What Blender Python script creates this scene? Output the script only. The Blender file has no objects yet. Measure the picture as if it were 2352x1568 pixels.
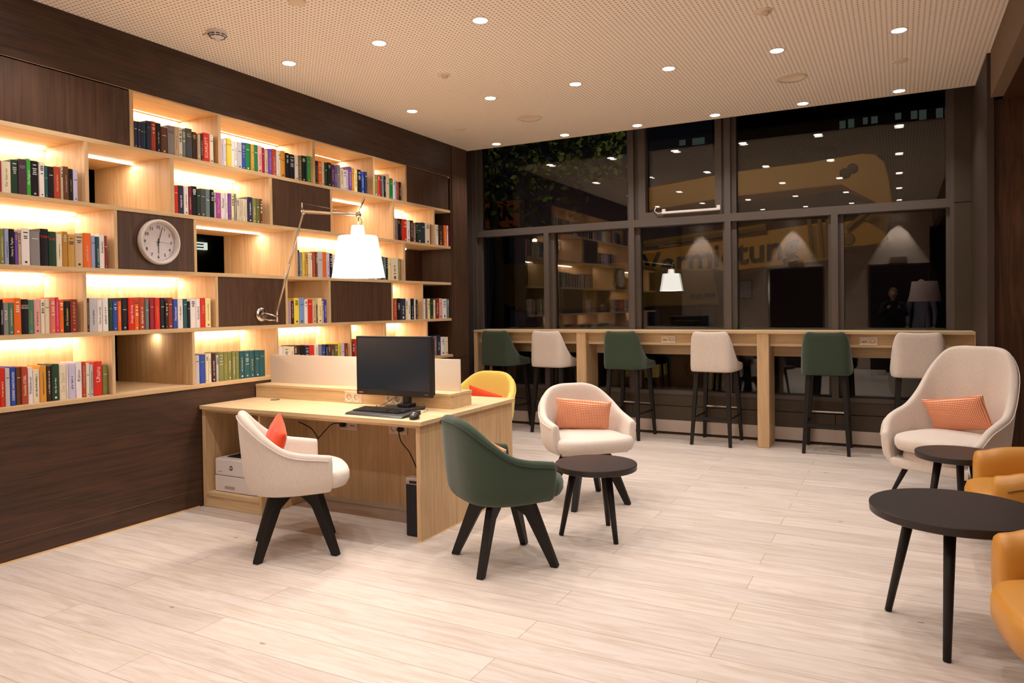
import bpy, math, random
from mathutils import Vector, Matrix
random.seed(7)
SC = bpy.context.scene
COL = SC.collection

# ------------------------------------------------------------------ camera, world, exposure
CXC, CZC, YAW, PIT, ROL, FPX, PPX, PPY = 4.5152, 1.4317, -.4863, -.0157, -.0135, 1684.38, 1176., 729.3
FW = Vector((math.sin(YAW)*math.cos(PIT), math.cos(YAW)*math.cos(PIT), math.sin(PIT)))
_r = Vector((math.cos(YAW), -math.sin(YAW), 0)); _u = _r.cross(FW)
RT = _r*math.cos(ROL)+_u*math.sin(ROL); UP = -_r*math.sin(ROL)+_u*math.cos(ROL)
CAMP = Vector((CXC, 0, CZC))
cd = bpy.data.cameras.new('camera'); cam = bpy.data.objects.new('camera', cd); COL.objects.link(cam)
m = Matrix((RT, UP, -FW)).transposed().to_4x4(); m.translation = CAMP; cam.matrix_world = m
cd.sensor_width = 36; cd.sensor_fit = 'HORIZONTAL'; cd.lens = FPX/2352*36
cd.shift_x = 0; cd.shift_y = -(784-PPY)/2352; cd.clip_start = .05; cd.clip_end = 200
SC.camera = cam
SC.view_settings.view_transform = 'Standard'; SC.view_settings.look = 'None'
SC.view_settings.exposure = 0.0; SC.view_settings.gamma = 1.0
try: SC.view_settings.use_curve_mapping = False
except Exception: pass
wd = bpy.data.worlds.new('night'); SC.world = wd; wd.use_nodes = True
wd.node_tree.nodes['Background'].inputs[0].default_value = (.010, .010, .016, 1)
wd.node_tree.nodes['Background'].inputs[1].default_value = 0.25
WARM = (1.0, .955, .915)
SPOT_W, STRIP_W, SHADE_E, DISC_E = 38.5, 4.6, 8., 26.

def U(u, v, x=None, y=None, z=None):
    "photo pixel -> point on a plane of the room (used to read real positions off the photograph)"
    d = FW+RT*((u-PPX)/FPX)-UP*((v-PPY)/FPX)
    if x is not None: t = (x-CAMP.x)/d.x
    elif y is not None: t = (y-CAMP.y)/d.y
    else: t = (z-CAMP.z)/d.z
    return CAMP+d*t

# ------------------------------------------------------------------ helpers
def lin(h):
    h = h.lstrip('#'); o = []
    for i in (0, 2, 4):
        c = int(h[i:i+2], 16)/255; o.append(c/12.92 if c <= .04045 else ((c+.055)/1.055)**2.4)
    return (*o, 1)

class MB:
    def __init__(s): s.v = []; s.f = []
    def add(s, vs, fs):
        n = len(s.v); s.v += [tuple(p) for p in vs]; s.f += [tuple(i+n for i in f) for f in fs]; return s
    def box(s, x0, x1, y0, y1, z0, z1):
        if x0 > x1: x0, x1 = x1, x0
        if y0 > y1: y0, y1 = y1, y0
        if z0 > z1: z0, z1 = z1, z0
        return s.add([(x0,y0,z0),(x1,y0,z0),(x1,y1,z0),(x0,y1,z0),(x0,y0,z1),(x1,y0,z1),(x1,y1,z1),(x0,y1,z1)],
                     [(0,3,2,1),(4,5,6,7),(0,1,5,4),(1,2,6,5),(2,3,7,6),(3,0,4,7)])
    def prism(s, pts, a, b, axis='y'):
        "polygon pts (p,q) extruded a..b; axis y: (x,z), x: (y,z), z: (x,y)"
        n = len(pts)
        def P(p, t): return {'y': (p[0], t, p[1]), 'x': (t, p[0], p[1]), 'z': (p[0], p[1], t)}[axis]
        vs = [P(p, a) for p in pts]+[P(p, b) for p in pts]
        fs = [tuple(range(n)), tuple(range(2*n-1, n-1, -1))]+[(i, i+n, (i+1) % n+n, (i+1) % n) for i in range(n)]
        return s.add(vs, fs)
    def tube(s, pts, r, n=8, r1=None, caps=True):
        pts = [Vector(p) for p in pts]; k = len(pts); rs = [r+((r1 if r1 is not None else r)-r)*i/(k-1) for i in range(k)]
        vs = []; fs = []; ref = None
        for i, p in enumerate(pts):
            t = (pts[min(i+1, k-1)]-pts[max(i-1, 0)]).normalized()
            if ref is None: ref = Vector((0, 0, 1)) if abs(t.z) < .9 else Vector((1, 0, 0))
            a = t.cross(ref).normalized(); b = t.cross(a).normalized(); ref = -b if False else a.cross(t)
            for j in range(n):
                th = 2*math.pi*j/n; vs.append(p+a*(rs[i]*math.cos(th))+b*(rs[i]*math.sin(th)))
        for i in range(k-1):
            for j in range(n):
                fs.append((i*n+j, i*n+(j+1) % n, (i+1)*n+(j+1) % n, (i+1)*n+j))
        if caps: fs += [tuple(range(n-1, -1, -1)), tuple(range((k-1)*n, k*n))]
        return s.add(vs, fs)
    def lathe(s, prof, c=(0, 0, 0), n=40, axis='z'):
        "prof: (r, h) list; revolved about axis through c"
        vs = []; fs = []; k = len(prof)
        for r, h in prof:
            for j in range(n):
                th = 2*math.pi*j/n; a, b = r*math.cos(th), r*math.sin(th)
                vs.append({'z': (c[0]+a, c[1]+b, c[2]+h), 'x': (c[0]+h, c[1]+a, c[2]+b), 'y': (c[0]+a, c[1]+h, c[2]+b)}[axis])
        for i in range(k-1):
            for j in range(n):
                fs.append((i*n+j, i*n+(j+1) % n, (i+1)*n+(j+1) % n, (i+1)*n+j))
        return s.add(vs, fs)
    def build(s, name, mat, parent=None, smooth=False, bevel=0, sub=0, loc=None):
        me = bpy.data.meshes.new(name); me.from_pydata(s.v, [], s.f); me.validate(); me.update()
        import bmesh
        b = bmesh.new(); b.from_mesh(me); bmesh.ops.recalc_face_normals(b, faces=b.faces); b.to_mesh(me); b.free()
        o = bpy.data.objects.new(name, me); COL.objects.link(o)
        if mat: me.materials.append(mat)
        if smooth:
            for p in me.polygons: p.use_smooth = True
        if loc: o.location = loc
        if parent: o.parent = parent
        if bevel:
            md = o.modifiers.new('bevel', 'BEVEL'); md.width = bevel; md.segments = 2; md.limit_method = 'ANGLE'
        if sub:
            md = o.modifiers.new('sub', 'SUBSURF'); md.levels = sub; md.render_levels = sub
        return o

def tag(o, label=None, cat=None, group=None, kind=None):
    if label: o['label'] = label
    if cat: o['category'] = cat
    if group: o['group'] = group
    if kind: o['kind'] = kind
    return o
def thing(name, label, cat, loc=(0, 0, 0), rz=0, group=None):
    o = bpy.data.objects.new(name, None); COL.objects.link(o); o.empty_display_size = .1
    o.location = loc; o.rotation_euler = (0, 0, rz)
    return tag(o, label, cat, group)
def struct(o): o['kind'] = 'structure'; return o

# ------------------------------------------------------------------ materials
def M(name, col, rough=.6, metal=0, spec=.5, emit=None, es=0, coat=0):
    m = bpy.data.materials.new(name); m.use_nodes = True; b = m.node_tree.nodes['Principled BSDF']
    b.inputs['Base Color'].default_value = lin(col) if isinstance(col, str) else col
    b.inputs['Roughness'].default_value = rough; b.inputs['Metallic'].default_value = metal
    b.inputs['Specular IOR Level'].default_value = spec
    if coat: b.inputs['Coat Weight'].default_value = coat
    if emit: b.inputs['Emission Color'].default_value = lin(emit) if isinstance(emit, str) else (*emit, 1); b.inputs['Emission Strength'].default_value = es
    return m
def nd(m): return m.node_tree.nodes, m.node_tree.links
def wood(name, c0, c1, axis, rough=.5, scale=1., streak=26, dark=None, spec=.4, knot=.35):
    "streaky wood; grain runs along axis of the object's own coordinates"
    m = M(name, c0, rough, spec=spec); n, l = nd(m); b = n['Principled BSDF']
    tc = n.new('ShaderNodeTexCoord'); mp = n.new('ShaderNodeMapping'); l.new(tc.outputs['Object'], mp.inputs[0])
    sc = [streak*scale]*3; sc['xyz'.index(axis)] = 1.3*scale; mp.inputs['Scale'].default_value = sc
    ns = n.new('ShaderNodeTexNoise'); ns.inputs['Scale'].default_value = 1.0; ns.inputs['Detail'].default_value = 6; ns.inputs['Roughness'].default_value = .62
    ns.inputs['Distortion'].default_value = .6; l.new(mp.outputs[0], ns.inputs['Vector'])
    mp2 = n.new('ShaderNodeMapping'); l.new(tc.outputs['Object'], mp2.inputs[0]); sc2 = [3.2*scale]*3; sc2['xyz'.index(axis)] = .55*scale
    mp2.inputs['Scale'].default_value = sc2
    n2 = n.new('ShaderNodeTexNoise'); n2.inputs['Scale'].default_value = 1.3; n2.inputs['Detail'].default_value = 3; n2.inputs['Distortion'].default_value = 1.2; l.new(mp2.outputs[0], n2.inputs['Vector'])
    wv = n.new('ShaderNodeMath'); wv.operation = 'SINE'; mu = n.new('ShaderNodeMath'); mu.operation = 'MULTIPLY'; mu.inputs[1].default_value = 34
    l.new(n2.outputs['Fac'], mu.inputs[0]); l.new(mu.outputs[0], wv.inputs[0])
    ma = n.new('ShaderNodeMath'); ma.operation = 'MULTIPLY_ADD'; ma.inputs[1].default_value = .09*knot/.35; l.new(wv.outputs[0], ma.inputs[0]); l.new(ns.outputs['Fac'], ma.inputs[2])
    cr = n.new('ShaderNodeValToRGB'); cr.color_ramp.elements[0].position = .33; cr.color_ramp.elements[1].position = .66
    cr.color_ramp.elements[0].color = lin(c1); cr.color_ramp.elements[1].color = lin(c0)
    l.new(ma.outputs[0], cr.inputs[0]); l.new(cr.outputs[0], b.inputs['Base Color'])
    bp = n.new('ShaderNodeBump'); bp.inputs['Strength'].default_value = .08; bp.inputs['Distance'].default_value = .002; l.new(ns.outputs['Fac'], bp.inputs['Height']); l.new(bp.outputs[0], b.inputs['Normal'])
    return m
OAKV = wood('oak vertical', 'd8b78c', 'c49f72', 'z', streak=50, knot=.25); OAKY = wood('oak along shelf', 'dbbb90', 'c9a578', 'y', streak=50, knot=.25); OAKX = wood('oak along desk', 'dec197', 'cfae82', 'x', streak=50, knot=.25)
WALV = wood('walnut vertical', '573c2b', '3f2a1d', 'z', rough=.5, streak=60, knot=.22); WALY = wood('walnut horizontal', '4b3222', '35231a', 'y', rough=.5, streak=60, knot=.3)
WALX = wood('walnut across', '54351f', '361f13', 'z', rough=.42, streak=60, knot=.3)
def fabric(name, c, c2, sx=260, sz=9):
    m = M(name, c, .95, spec=.15); n, l = nd(m); b = n['Principled BSDF']
    tc = n.new('ShaderNodeTexCoord'); mp = n.new('ShaderNodeMapping'); l.new(tc.outputs['Object'], mp.inputs[0]); mp.inputs['Scale'].default_value = (sx, sx, sz)
    ns = n.new('ShaderNodeTexNoise'); ns.inputs['Scale'].default_value = 1; ns.inputs['Detail'].default_value = 3; l.new(mp.outputs[0], ns.inputs['Vector'])
    cr = n.new('ShaderNodeValToRGB'); cr.color_ramp.elements[0].position = .36; cr.color_ramp.elements[1].position = .64
    cr.color_ramp.elements[0].color = lin(c2); cr.color_ramp.elements[1].color = lin(c); l.new(ns.outputs['Fac'], cr.inputs[0]); l.new(cr.outputs[0], b.inputs['Base Color'])
    n2 = n.new('ShaderNodeTexNoise'); n2.inputs['Scale'].default_value = 420; l.new(tc.outputs['Object'], n2.inputs['Vector'])
    bp = n.new('ShaderNodeBump'); bp.inputs['Strength'].default_value = .22; bp.inputs['Distance'].default_value = .002; l.new(n2.outputs['Fac'], bp.inputs['Height']); l.new(bp.outputs[0], b.inputs['Normal'])
    b.inputs['Sheen Weight'].default_value = .25
    return m
CREAM = fabric('cream weave', 'e4d6ca', 'd8c9bc', 420, 22); GREEN = fabric('bottle green felt', '3f4c3c', '384536', 420, 420); YELL = fabric('yellow felt', 'f0d470', 'e8ca60', 420, 420)
ORANGE = fabric('orange velvet', 'e8502a', 'de4823', 300, 300)
def houndstooth():
    m = M('orange houndstooth', 'd97a4e', .95, spec=.1); n, l = nd(m); b = n['Principled BSDF']
    tc = n.new('ShaderNodeTexCoord')
    mp = n.new('ShaderNodeMapping'); l.new(tc.outputs['UV'], mp.inputs[0]); mp.inputs['Scale'].default_value = (1, 1, 1)
    sx = n.new('ShaderNodeSeparateXYZ'); l.new(mp.outputs[0], sx.inputs[0])
    outs = []
    for ax in (0, 1):
        mu = n.new('ShaderNodeMath'); mu.operation = 'MULTIPLY'; mu.inputs[1].default_value = 85 ; l.new(sx.outputs[ax], mu.inputs[0])
        fr = n.new('ShaderNodeMath'); fr.operation = 'FRACT'; l.new(mu.outputs[0], fr.inputs[0])
        gt = n.new('ShaderNodeMath'); gt.operation = 'GREATER_THAN'; gt.inputs[1].default_value = .42; l.new(fr.outputs[0], gt.inputs[0]); outs.append(gt)
    ad = n.new('ShaderNodeMath'); ad.operation = 'ADD'; l.new(outs[0].outputs[0], ad.inputs[0]); l.new(outs[1].outputs[0], ad.inputs[1])
    cr = n.new('ShaderNodeValToRGB'); cr.color_ramp.interpolation = 'CONSTANT'
    e = cr.color_ramp.elements; e[0].position = 0; e[0].color = lin('f6e4cf'); e[1].position = .3; e[1].color = lin('eaa277'); e2 = e.new(.75); e2.color = lin('cf5a34')
    hf = n.new('ShaderNodeMath'); hf.operation = 'MULTIPLY'; hf.inputs[1].default_value = .5; l.new(ad.outputs[0], hf.inputs[0])
    l.new(hf.outputs[0], cr.inputs[0]); l.new(cr.outputs[0], b.inputs['Base Color'])
    return m
HOUND = houndstooth()
BLACKW = M('black stained wood', '1c1612', .5, spec=.35); BLKP = M('black plastic', '17151a', .45); KEYM = M('key caps', '1b1a1c', .35)
TOPM = M('dark laminate', '2b211e', .42, spec=.45); CHROME = M('polished metal', 'd8d0c8', .18, 1); ALU = M('brushed aluminium', 'cdbfae', .32, 1)
WHP = M('white plastic', 'e9dfda', .4); WHP2 = M('socket plastic', 'e8d3bb', .4); GREYP = M('grey plastic', '6a615c', .5)
FRAMEM = M('anthracite frame', '5d524b', .55, spec=.4); KICK = M('olive grey panel', '514538', .6, spec=.3); PANELM = M('dark olive panel', '4c4134', .6, spec=.3)
SKIRT = M('pale skirting', 'cdbcae', .6); WHITEWALL = M('plaster wall', 'cdb5a2', .85); DARKDOOR = M('dark door', '2a1512', .5)
LEATHER = M('ochre leather', 'c98a34', .42, spec=.5)
FROST = M('frosted acrylic', 'dccbbb', .7, spec=.3)
BEAMM = M('painted beam', '7a6450', .75, spec=.25)
CEILW = M('ceiling plastic', 'efdcc6', .6); INK = M('dial ink', '2b2622', .6); DIAL = M('dial face', 'cfc6c6', .5)
RED = M('red mark', 'c0392b', .5); SCREEN = M('screen', '05070a', .25, emit='20262c', es=.9)
STRIPM = M('led strip', 'ffffff', .5, emit=(1, .86, .68), es=14.)
DISCM = M('lamp disc', 'ffffff', .5, emit=(1, .93, .86), es=DISC_E)
SHADEM = M('lit lamp shade', 'ffffff', .8, emit=(1, .93, .84), es=SHADE_E)
PAGE = M('book pages', 'e8dcc4', .9, spec=.1)

def ceiling_mat():
    m = M('perforated ceiling', 'e2bf9e', .9, spec=.15); n, l = nd(m); b = n['Principled BSDF']
    tc = n.new('ShaderNodeTexCoord'); sp = n.new('ShaderNodeSeparateXYZ'); l.new(tc.outputs['Object'], sp.inputs[0]); sq = []
    for a in (0, 1):
        mu = n.new('ShaderNodeMath'); mu.operation = 'DIVIDE'; mu.inputs[1].default_value = .031; l.new(sp.outputs[a], mu.inputs[0])
        fr = n.new('ShaderNodeMath'); fr.operation = 'FRACT'; l.new(mu.outputs[0], fr.inputs[0])
        su = n.new('ShaderNodeMath'); su.operation = 'SUBTRACT'; su.inputs[1].default_value = .5; l.new(fr.outputs[0], su.inputs[0])
        pw = n.new('ShaderNodeMath'); pw.operation = 'POWER'; pw.inputs[1].default_value = 2; ab = n.new('ShaderNodeMath'); ab.operation = 'ABSOLUTE'
        l.new(su.outputs[0], ab.inputs[0]); l.new(ab.outputs[0], pw.inputs[0]); sq.append(pw)
    ad = n.new('ShaderNodeMath'); ad.operation = 'ADD'; l.new(sq[0].outputs[0], ad.inputs[0]); l.new(sq[1].outputs[0], ad.inputs[1])
    lt = n.new('ShaderNodeMath'); lt.operation = 'LESS_THAN'; lt.inputs[1].default_value = .048; l.new(ad.outputs[0], lt.inputs[0])
    mx = n.new('ShaderNodeMix'); mx.data_type = 'RGBA'; l.new(lt.outputs[0], mx.inputs[0]); mx.inputs[6].default_value = lin('fff3e4'); mx.inputs[7].default_value = lin('bb9671')
    l.new(mx.outputs[2], b.inputs['Base Color']); return m
def floor_mat():
    m = M('whitewashed oak planks', 'd9c1a8', .5, spec=.35); n, l = nd(m); b = n['Principled BSDF']
    tc = n.new('ShaderNodeTexCoord'); mp = n.new('ShaderNodeMapping'); l.new(tc.outputs['Object'], mp.inputs[0]); mp.inputs['Location'].default_value = (0.37, -.005, 0)
    bk = n.new('ShaderNodeTexBrick'); l.new(mp.outputs[0], bk.inputs['Vector']); bk.inputs['Scale'].default_value = 1
    bk.inputs['Brick Width'].default_value = 2.1; bk.inputs['Row Height'].default_value = .198; bk.inputs['Mortar Size'].default_value = .0016; bk.inputs['Mortar Smooth'].default_value = .3
    bk.offset = .37; bk.offset_frequency = 2
    bk.inputs['Color1'].default_value = (0, 0, 0, 1); bk.inputs['Color2'].default_value = (1, 1, 1, 1); bk.inputs['Mortar'].default_value = (.5, .5, .5, 1)
    # per-plank offset of the grain
    sp = n.new('ShaderNodeSeparateXYZ'); l.new(mp.outputs[0], sp.inputs[0])
    dv = n.new('ShaderNodeMath'); dv.operation = 'DIVIDE'; dv.inputs[1].default_value = .198; l.new(sp.outputs[1], dv.inputs[0])
    fl = n.new('ShaderNodeMath'); fl.operation = 'FLOOR'; l.new(dv.outputs[0], fl.inputs[0])
    cmb = n.new('ShaderNodeCombineXYZ'); mu = n.new('ShaderNodeMath'); mu.operation = 'MULTIPLY'; mu.inputs[1].default_value = 3.71; l.new(fl.outputs[0], mu.inputs[0])
    l.new(mu.outputs[0], cmb.inputs[0]); l.new(bk.outputs['Color'], cmb.inputs[2])
    va = n.new('ShaderNodeVectorMath'); va.operation = 'ADD'; l.new(tc.outputs['Object'], va.inputs[0]); l.new(cmb.outputs[0], va.inputs[1])
    m2 = n.new('ShaderNodeMapping'); l.new(va.outputs[0], m2.inputs[0]); m2.inputs['Scale'].default_value = (1.6, 16, 1)
    ns = n.new('ShaderNodeTexNoise'); ns.inputs['Scale'].default_value = 1.4; ns.inputs['Detail'].default_value = 8; ns.inputs['Roughness'].default_value = .65; ns.inputs['Distortion'].default_value = 1.0; l.new(m2.outputs[0], ns.inputs['Vector'])
    cr = n.new('ShaderNodeValToRGB'); e = cr.color_ramp.elements; e[0].position = .30; e[0].color = lin('c8b4a3'); e[1].position = .60; e[1].color = lin('ddcfc5'); l.new(ns.outputs['Fac'], cr.inputs[0])
    # plank tone
    hs = n.new('ShaderNodeHueSaturation'); l.new(cr.outputs[0], hs.inputs['Color'])
    mr = n.new('ShaderNodeMapRange'); mr.inputs[3].default_value = .90; mr.inputs[4].default_value = 1.04; l.new(bk.outputs['Color'], mr.inputs[0]); l.new(mr.outputs[0], hs.inputs['Value'])
    # knots
    m3 = n.new('ShaderNodeMapping'); l.new(va.outputs[0], m3.inputs[0]); m3.inputs['Scale'].default_value = (1.3, 2.7, 1)
    vo = n.new('ShaderNodeTexVoronoi'); vo.inputs['Scale'].default_value = 1.3; l.new(m3.outputs[0], vo.inputs['Vector'])
    nk = n.new('ShaderNodeTexNoise'); nk.inputs['Scale'].default_value = 30; l.new(tc.outputs['Object'], nk.inputs['Vector'])
    mk = n.new('ShaderNodeMath'); mk.operation = 'MULTIPLY_ADD'; mk.inputs[1].default_value = .055; l.new(nk.outputs['Fac'], mk.inputs[0]); l.new(vo.outputs['Distance'], mk.inputs[2])
    kr = n.new('ShaderNodeMapRange'); kr.inputs[1].default_value = .050; kr.inputs[2].default_value = .062; kr.inputs[3].default_value = .75; kr.inputs[4].default_value = 0; l.new(mk.outputs[0], kr.inputs[0])
    x1 = n.new('ShaderNodeMix'); x1.data_type = 'RGBA'; l.new(kr.outputs[0], x1.inputs[0]); l.new(hs.outputs[0], x1.inputs[6]); x1.inputs[7].default_value = lin('8d7766')
    x2 = n.new('ShaderNodeMix'); x2.data_type = 'RGBA'; l.new(bk.outputs['Fac'], x2.inputs[0]); l.new(x1.outputs[2], x2.inputs[6]); x2.inputs[7].default_value = lin('a08872')
    l.new(x2.outputs[2], b.inputs['Base Color'])
    bp = n.new('ShaderNodeBump'); bp.inputs['Strength'].default_value = .06; bp.inputs['Distance'].default_value = .002; l.new(ns.outputs['Fac'], bp.inputs['Height']); l.new(bp.outputs[0], b.inputs['Normal'])
    return m
def glass_mat():
    m = bpy.data.materials.new('window glass'); m.use_nodes = True; n, l = nd(m); n.clear()
    o = n.new('ShaderNodeOutputMaterial'); mx = n.new('ShaderNodeMixShader'); t = n.new('ShaderNodeBsdfTransparent'); g = n.new('ShaderNodeBsdfGlossy'); f = n.new('ShaderNodeFresnel')
    f.inputs['IOR'].default_value = 1.5; g.inputs['Roughness'].default_value = 0.0; t.inputs[0].default_value = (.82, .84, .82, 1)
    mu = n.new('ShaderNodeMath'); mu.operation = 'MULTIPLY'; mu.inputs[1].default_value = 1.9; l.new(f.outputs[0], mu.inputs[0])
    l.new(mu.outputs[0], mx.inputs[0]); l.new(t.outputs[0], mx.inputs[1]); l.new(g.outputs[0], mx.inputs[2]); l.new(mx.outputs[0], o.inputs[0]); return m
GLASS = glass_mat()

def text_mb(s, size, origin, dx, up, depth=.0006, center=True, bold=0.0):
    "writing as real raised letters: origin, writing direction dx and letter-up direction"
    cu = bpy.data.curves.new('t', 'FONT'); cu.body = s; cu.size = size; cu.align_x = 'CENTER' if center else 'LEFT'; cu.align_y = 'CENTER' if center else 'BOTTOM'
    cu.extrude = depth; cu.offset = bold; cu.resolution_u = 2
    o = bpy.data.objects.new('t', cu); COL.objects.link(o)
    dg = bpy.context.evaluated_depsgraph_get(); me = bpy.data.meshes.new_from_object(o.evaluated_get(dg))
    dx = Vector(dx).normalized(); up = Vector(up).normalized(); nn = dx.cross(up); O = Vector(origin)
    mb = MB(); mb.add([O+dx*v.co.x+up*v.co.y+nn*(v.co.z+depth) for v in me.vertices], [tuple(p.vertices) for p in me.polygons])
    bpy.data.objects.remove(o); bpy.data.curves.remove(cu); bpy.data.meshes.remove(me)
    return mb

def area(name, loc, size, power, rot=(0, 0, 0), col=WARM, spread=math.pi, shape='RECTANGLE', parent=None):
    L = bpy.data.lights.new(name, 'AREA'); L.shape = shape; L.size = size[0]; L.size_y = size[1]; L.energy = power; L.color = col; L.spread = spread
    o = bpy.data.objects.new(name, L); COL.objects.link(o); o.location = loc; o.rotation_euler = rot
    if parent: o.parent = parent
    return o

# ------------------------------------------------------------------ the room shell
H = 3.275; YC = 7.444; YW = 7.93; YG = 8.035; YB = -1.0
struct(MB().box(-4.2, 7.4, YB-.1, 8.06, -.12, 0).build('floor', floor_mat()))
struct(MB().box(-4.2, 7.4, YB-.1, YC, H, H+.12).build('ceiling', ceiling_mat()))
struct(MB().box(0, 5.25, YC, YC+.02, H-.004, H+.16).build('trim_1', M('ceiling edge', 'e9d5c0', .6)))
struct(MB().box(-.6, 5.6, YC+.02, 8.3, H+.42, H+.5).build('ceiling_void', M('void', '191512', .9)))
struct(MB().box(-.6, 5.6, YC+.022, YC+.06, H+.12, H+.42).build('trim_2', M('void2', '191512', .9)))
# left wall: walnut plinth, fascia, end pillar
ZS = [2.5294, 2.1209, 1.7103, 1.3046, .8935]; TH = .028; ZTOP = 2.907; YR = 7.07; YL = 1.15; XB = -.42; XBB = -.86
struct(MB().box(-.05, 0, YB, YC, 0.012, ZS[4]-TH).build('wall_left', WALY))
struct(MB().box(0.0, .003, YB, 3.6, 0.128, .1305).build('trim_3', M('groove', '6b5546', .6)))
struct(MB().box(-.05, .006, YB, 3.63, 0, .010).build('baseboard_left', M('oak edging', 'e3bd8c', .5)))
struct(MB().box(-.86, 0, YB, YR+.03, ZTOP, H).build('trim_4', WALY))
struct(MB().box(-.86, 0, YR+.05, YC, ZS[4]-TH, H).build('trim_5', WALV))
struct(MB().box(-.86, -.012, YR+.03, YR+.06, ZS[4]-TH, H).build('trim_6', WALV))
struct(MB().box(-.05, 0, YB, YL-.03, ZS[4]-TH, ZTOP).build('trim_7', WALV))
# room beyond the open cells
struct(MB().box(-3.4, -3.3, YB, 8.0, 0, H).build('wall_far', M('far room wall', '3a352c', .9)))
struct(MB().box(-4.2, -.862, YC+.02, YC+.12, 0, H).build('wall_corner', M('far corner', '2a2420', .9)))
# back wall (seen in the window reflection) with two dark doors
struct(MB().box(-.05, 7.4, YB-.1, YB, 0, H).build('wall_back', WHITEWALL))
for i, (x0, x1) in enumerate([(1.97, 3.05), (3.97, 5.02)]):
    d = struct(MB().box(x0, x1, YB, YB+.02, 0.005, 2.17).build('door_%d' % (i+1), DARKDOOR, bevel=.004))
    MB().box(x0-.04, x1+.04, YB, YB+.012, 2.17, 2.20).box(x0-.04, x0, YB, YB+.012, 0.005, 2.17).box(x1, x1+.04, YB, YB+.012, 0.005, 2.17).build('door_frame', CHROME, d)
    MB().box((x0+x1)/2-.15, (x0+x1)/2+.15, YB, YB+.03, 2.22, 2.34).build('door_closer', M('closer', '8f7868', .5), d)
struct(MB().box(5.06, 7.29, YB, YB+.02, 0, 2.92).build('dark_sheet', M('painted passage dark', '120d0b', .8)))  # flat black sheet; the opening's darkness is painted into its colour
qa, qb = U(1696, 643, y=17.07), U(1728, 686, y=17.07)
nb_ = thing('notice_board', 'pale notice sheet in a frame, reflected left of the dark door', 'notice', (qa.x, YB+.001, qb.z))
MB().box(0, qb.x-qa.x, 0, .02, 0, qa.z-qb.z).build('frame', M('notice frame', '8a7c74', .5), nb_)
MB().box(.02, qb.x-qa.x-.02, .02, .022, .02, qa.z-qb.z-.02).build('sheet', M('notice sheet', 'cfc4c0', .7), nb_)
# right side: beam, pillar, alcove with walnut wall
struct(MB().box(5.12, 5.2, YB, 6.5, 2.93, H).build('trim_8', BEAMM))
struct(MB().box(5.10, 5.145, 6.55, YW, 0, H).build('trim_9', M('pillar edge', '3d2e23', .6)))
struct(MB().box(5.145, 7.4, 6.60, 6.72, 0, 2.93).build('wall_right', WALX))
struct(MB().box(5.2, 7.4, YB, 6.7, 2.93, 3.0).build('trim_10', WALX))
struct(MB().box(7.3, 7.4, YB, 6.7, 0, 3.0).build('wall_side', WHITEWALL))
# window wall
def WX(u): return U(u, 620, y=YW).x
xs = {k: WX(v) for k, v in dict(l=1100, m1=1255, m2=1451, m3=1672, m4=1917, r=2192).items()}
xs['l'] = WX(1089)
ZT0, ZT1 = 2.296, 2.378; ZTOPW = 3.6; ZK = .44
def window(n, x0, x1, z0, z1, hw=.031, rail=None, sash=False, lab=None):
    fr = MB(); y0, y1 = YW, YG+.05
    hl = hw; hr = hw
    fr.box(x0, x0+hl, y0, y1, z0, z1); fr.box(x1-hr, x1, y0, y1, z0, z1)
    fr.box(x0+hl, x1-hr, y0, y1, z0, z0+.041); fr.box(x0+hl, x1-hr, y0, y1, z1-.041, z1)
    if rail: fr.box(x0+hl, x1-hr, y0+.03, y1, rail-.045, rail+.035)
    # inner rebate
    fr.box(x0+hl, x0+hl+.05, y0+.055, y1, z0+.041, z1-.041); fr.box(x1-hr-.03, x1-hr, y0+.055, y1, z0+.041, z1-.041)
    if sash:
        fr.box(x0+hl+.05, x0+hl+.13, y0+.015, y1, z0+.041, z1-.041); fr.box(x1-hr-.10, x1-hr-.03, y0+.015, y1, z0+.041, z1-.041)
        fr.box(x0+hl+.13, x1-hr-.10, y0+.015, y1, z0+.041, z0+.115)
    w = struct(fr.build('window_%d' % n, FRAMEM))
    g = MB(); a, b = x0+hl+(.13 if sash else .05), x1-hr-(.10 if sash else .03)
    g.add([(a, YG, z0+.041), (b, YG, z0+.041), (b, YG, z1-.041), (a, YG, z1-.041)], [(0, 1, 2, 3)])
    g.build('inner_pane', GLASS, w)
    MB().add([(a, YG+.045, z0+.041), (b, YG+.045, z0+.041), (b, YG+.045, z1-.041), (a, YG+.045, z1-.041)], [(0, 1, 2, 3)]).build('outer_pane', GLASS, w)
    return w
zm = (ZT0+ZT1)/2
window(1, xs['l'], xs['m2'], zm, ZTOPW); window(2, xs['m2'], xs['m3'], zm, ZTOPW, sash=True); window(3, xs['m3'], xs['r'], zm, ZTOPW)
window(4, xs['l'], xs['m1'], ZK, zm, rail=1.12); window(5, xs['m1'], xs['m2'], ZK, zm, rail=1.12); window(6, xs['m2'], xs['m3'], ZK, zm, rail=1.12)
window(7, xs['m3'], xs['m4'], ZK, zm, rail=1.12); window(8, xs['m4'], xs['r'], ZK, zm, rail=1.12)
struct(MB().box(-.6, xs['l'], YW-.02, YG+.06, 0, ZTOPW).build('wall_window_left', FRAMEM))
struct(MB().box(xs['r']+.0, 5.20, YW-.005, YG+.06, 0, 2.33).box(xs['r'], 5.20, YW-.005, YG+.06, 2.336, ZTOPW).build('wall_window_right', PANELM))
kp = MB().box(xs['l'], xs['r'], YW+.01, YG+.06, .315, ZK)
for i, (a, b) in enumerate([('l', 'm2'), ('m2', 'm3'), ('m3', 'm4'), ('m4', 'r')]):
    kp.box(xs[a]+.003, xs[b]-.003, YW-.005, YG+.06, .16, .31)
struct(kp.build('wall_window_base', KICK))
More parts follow.
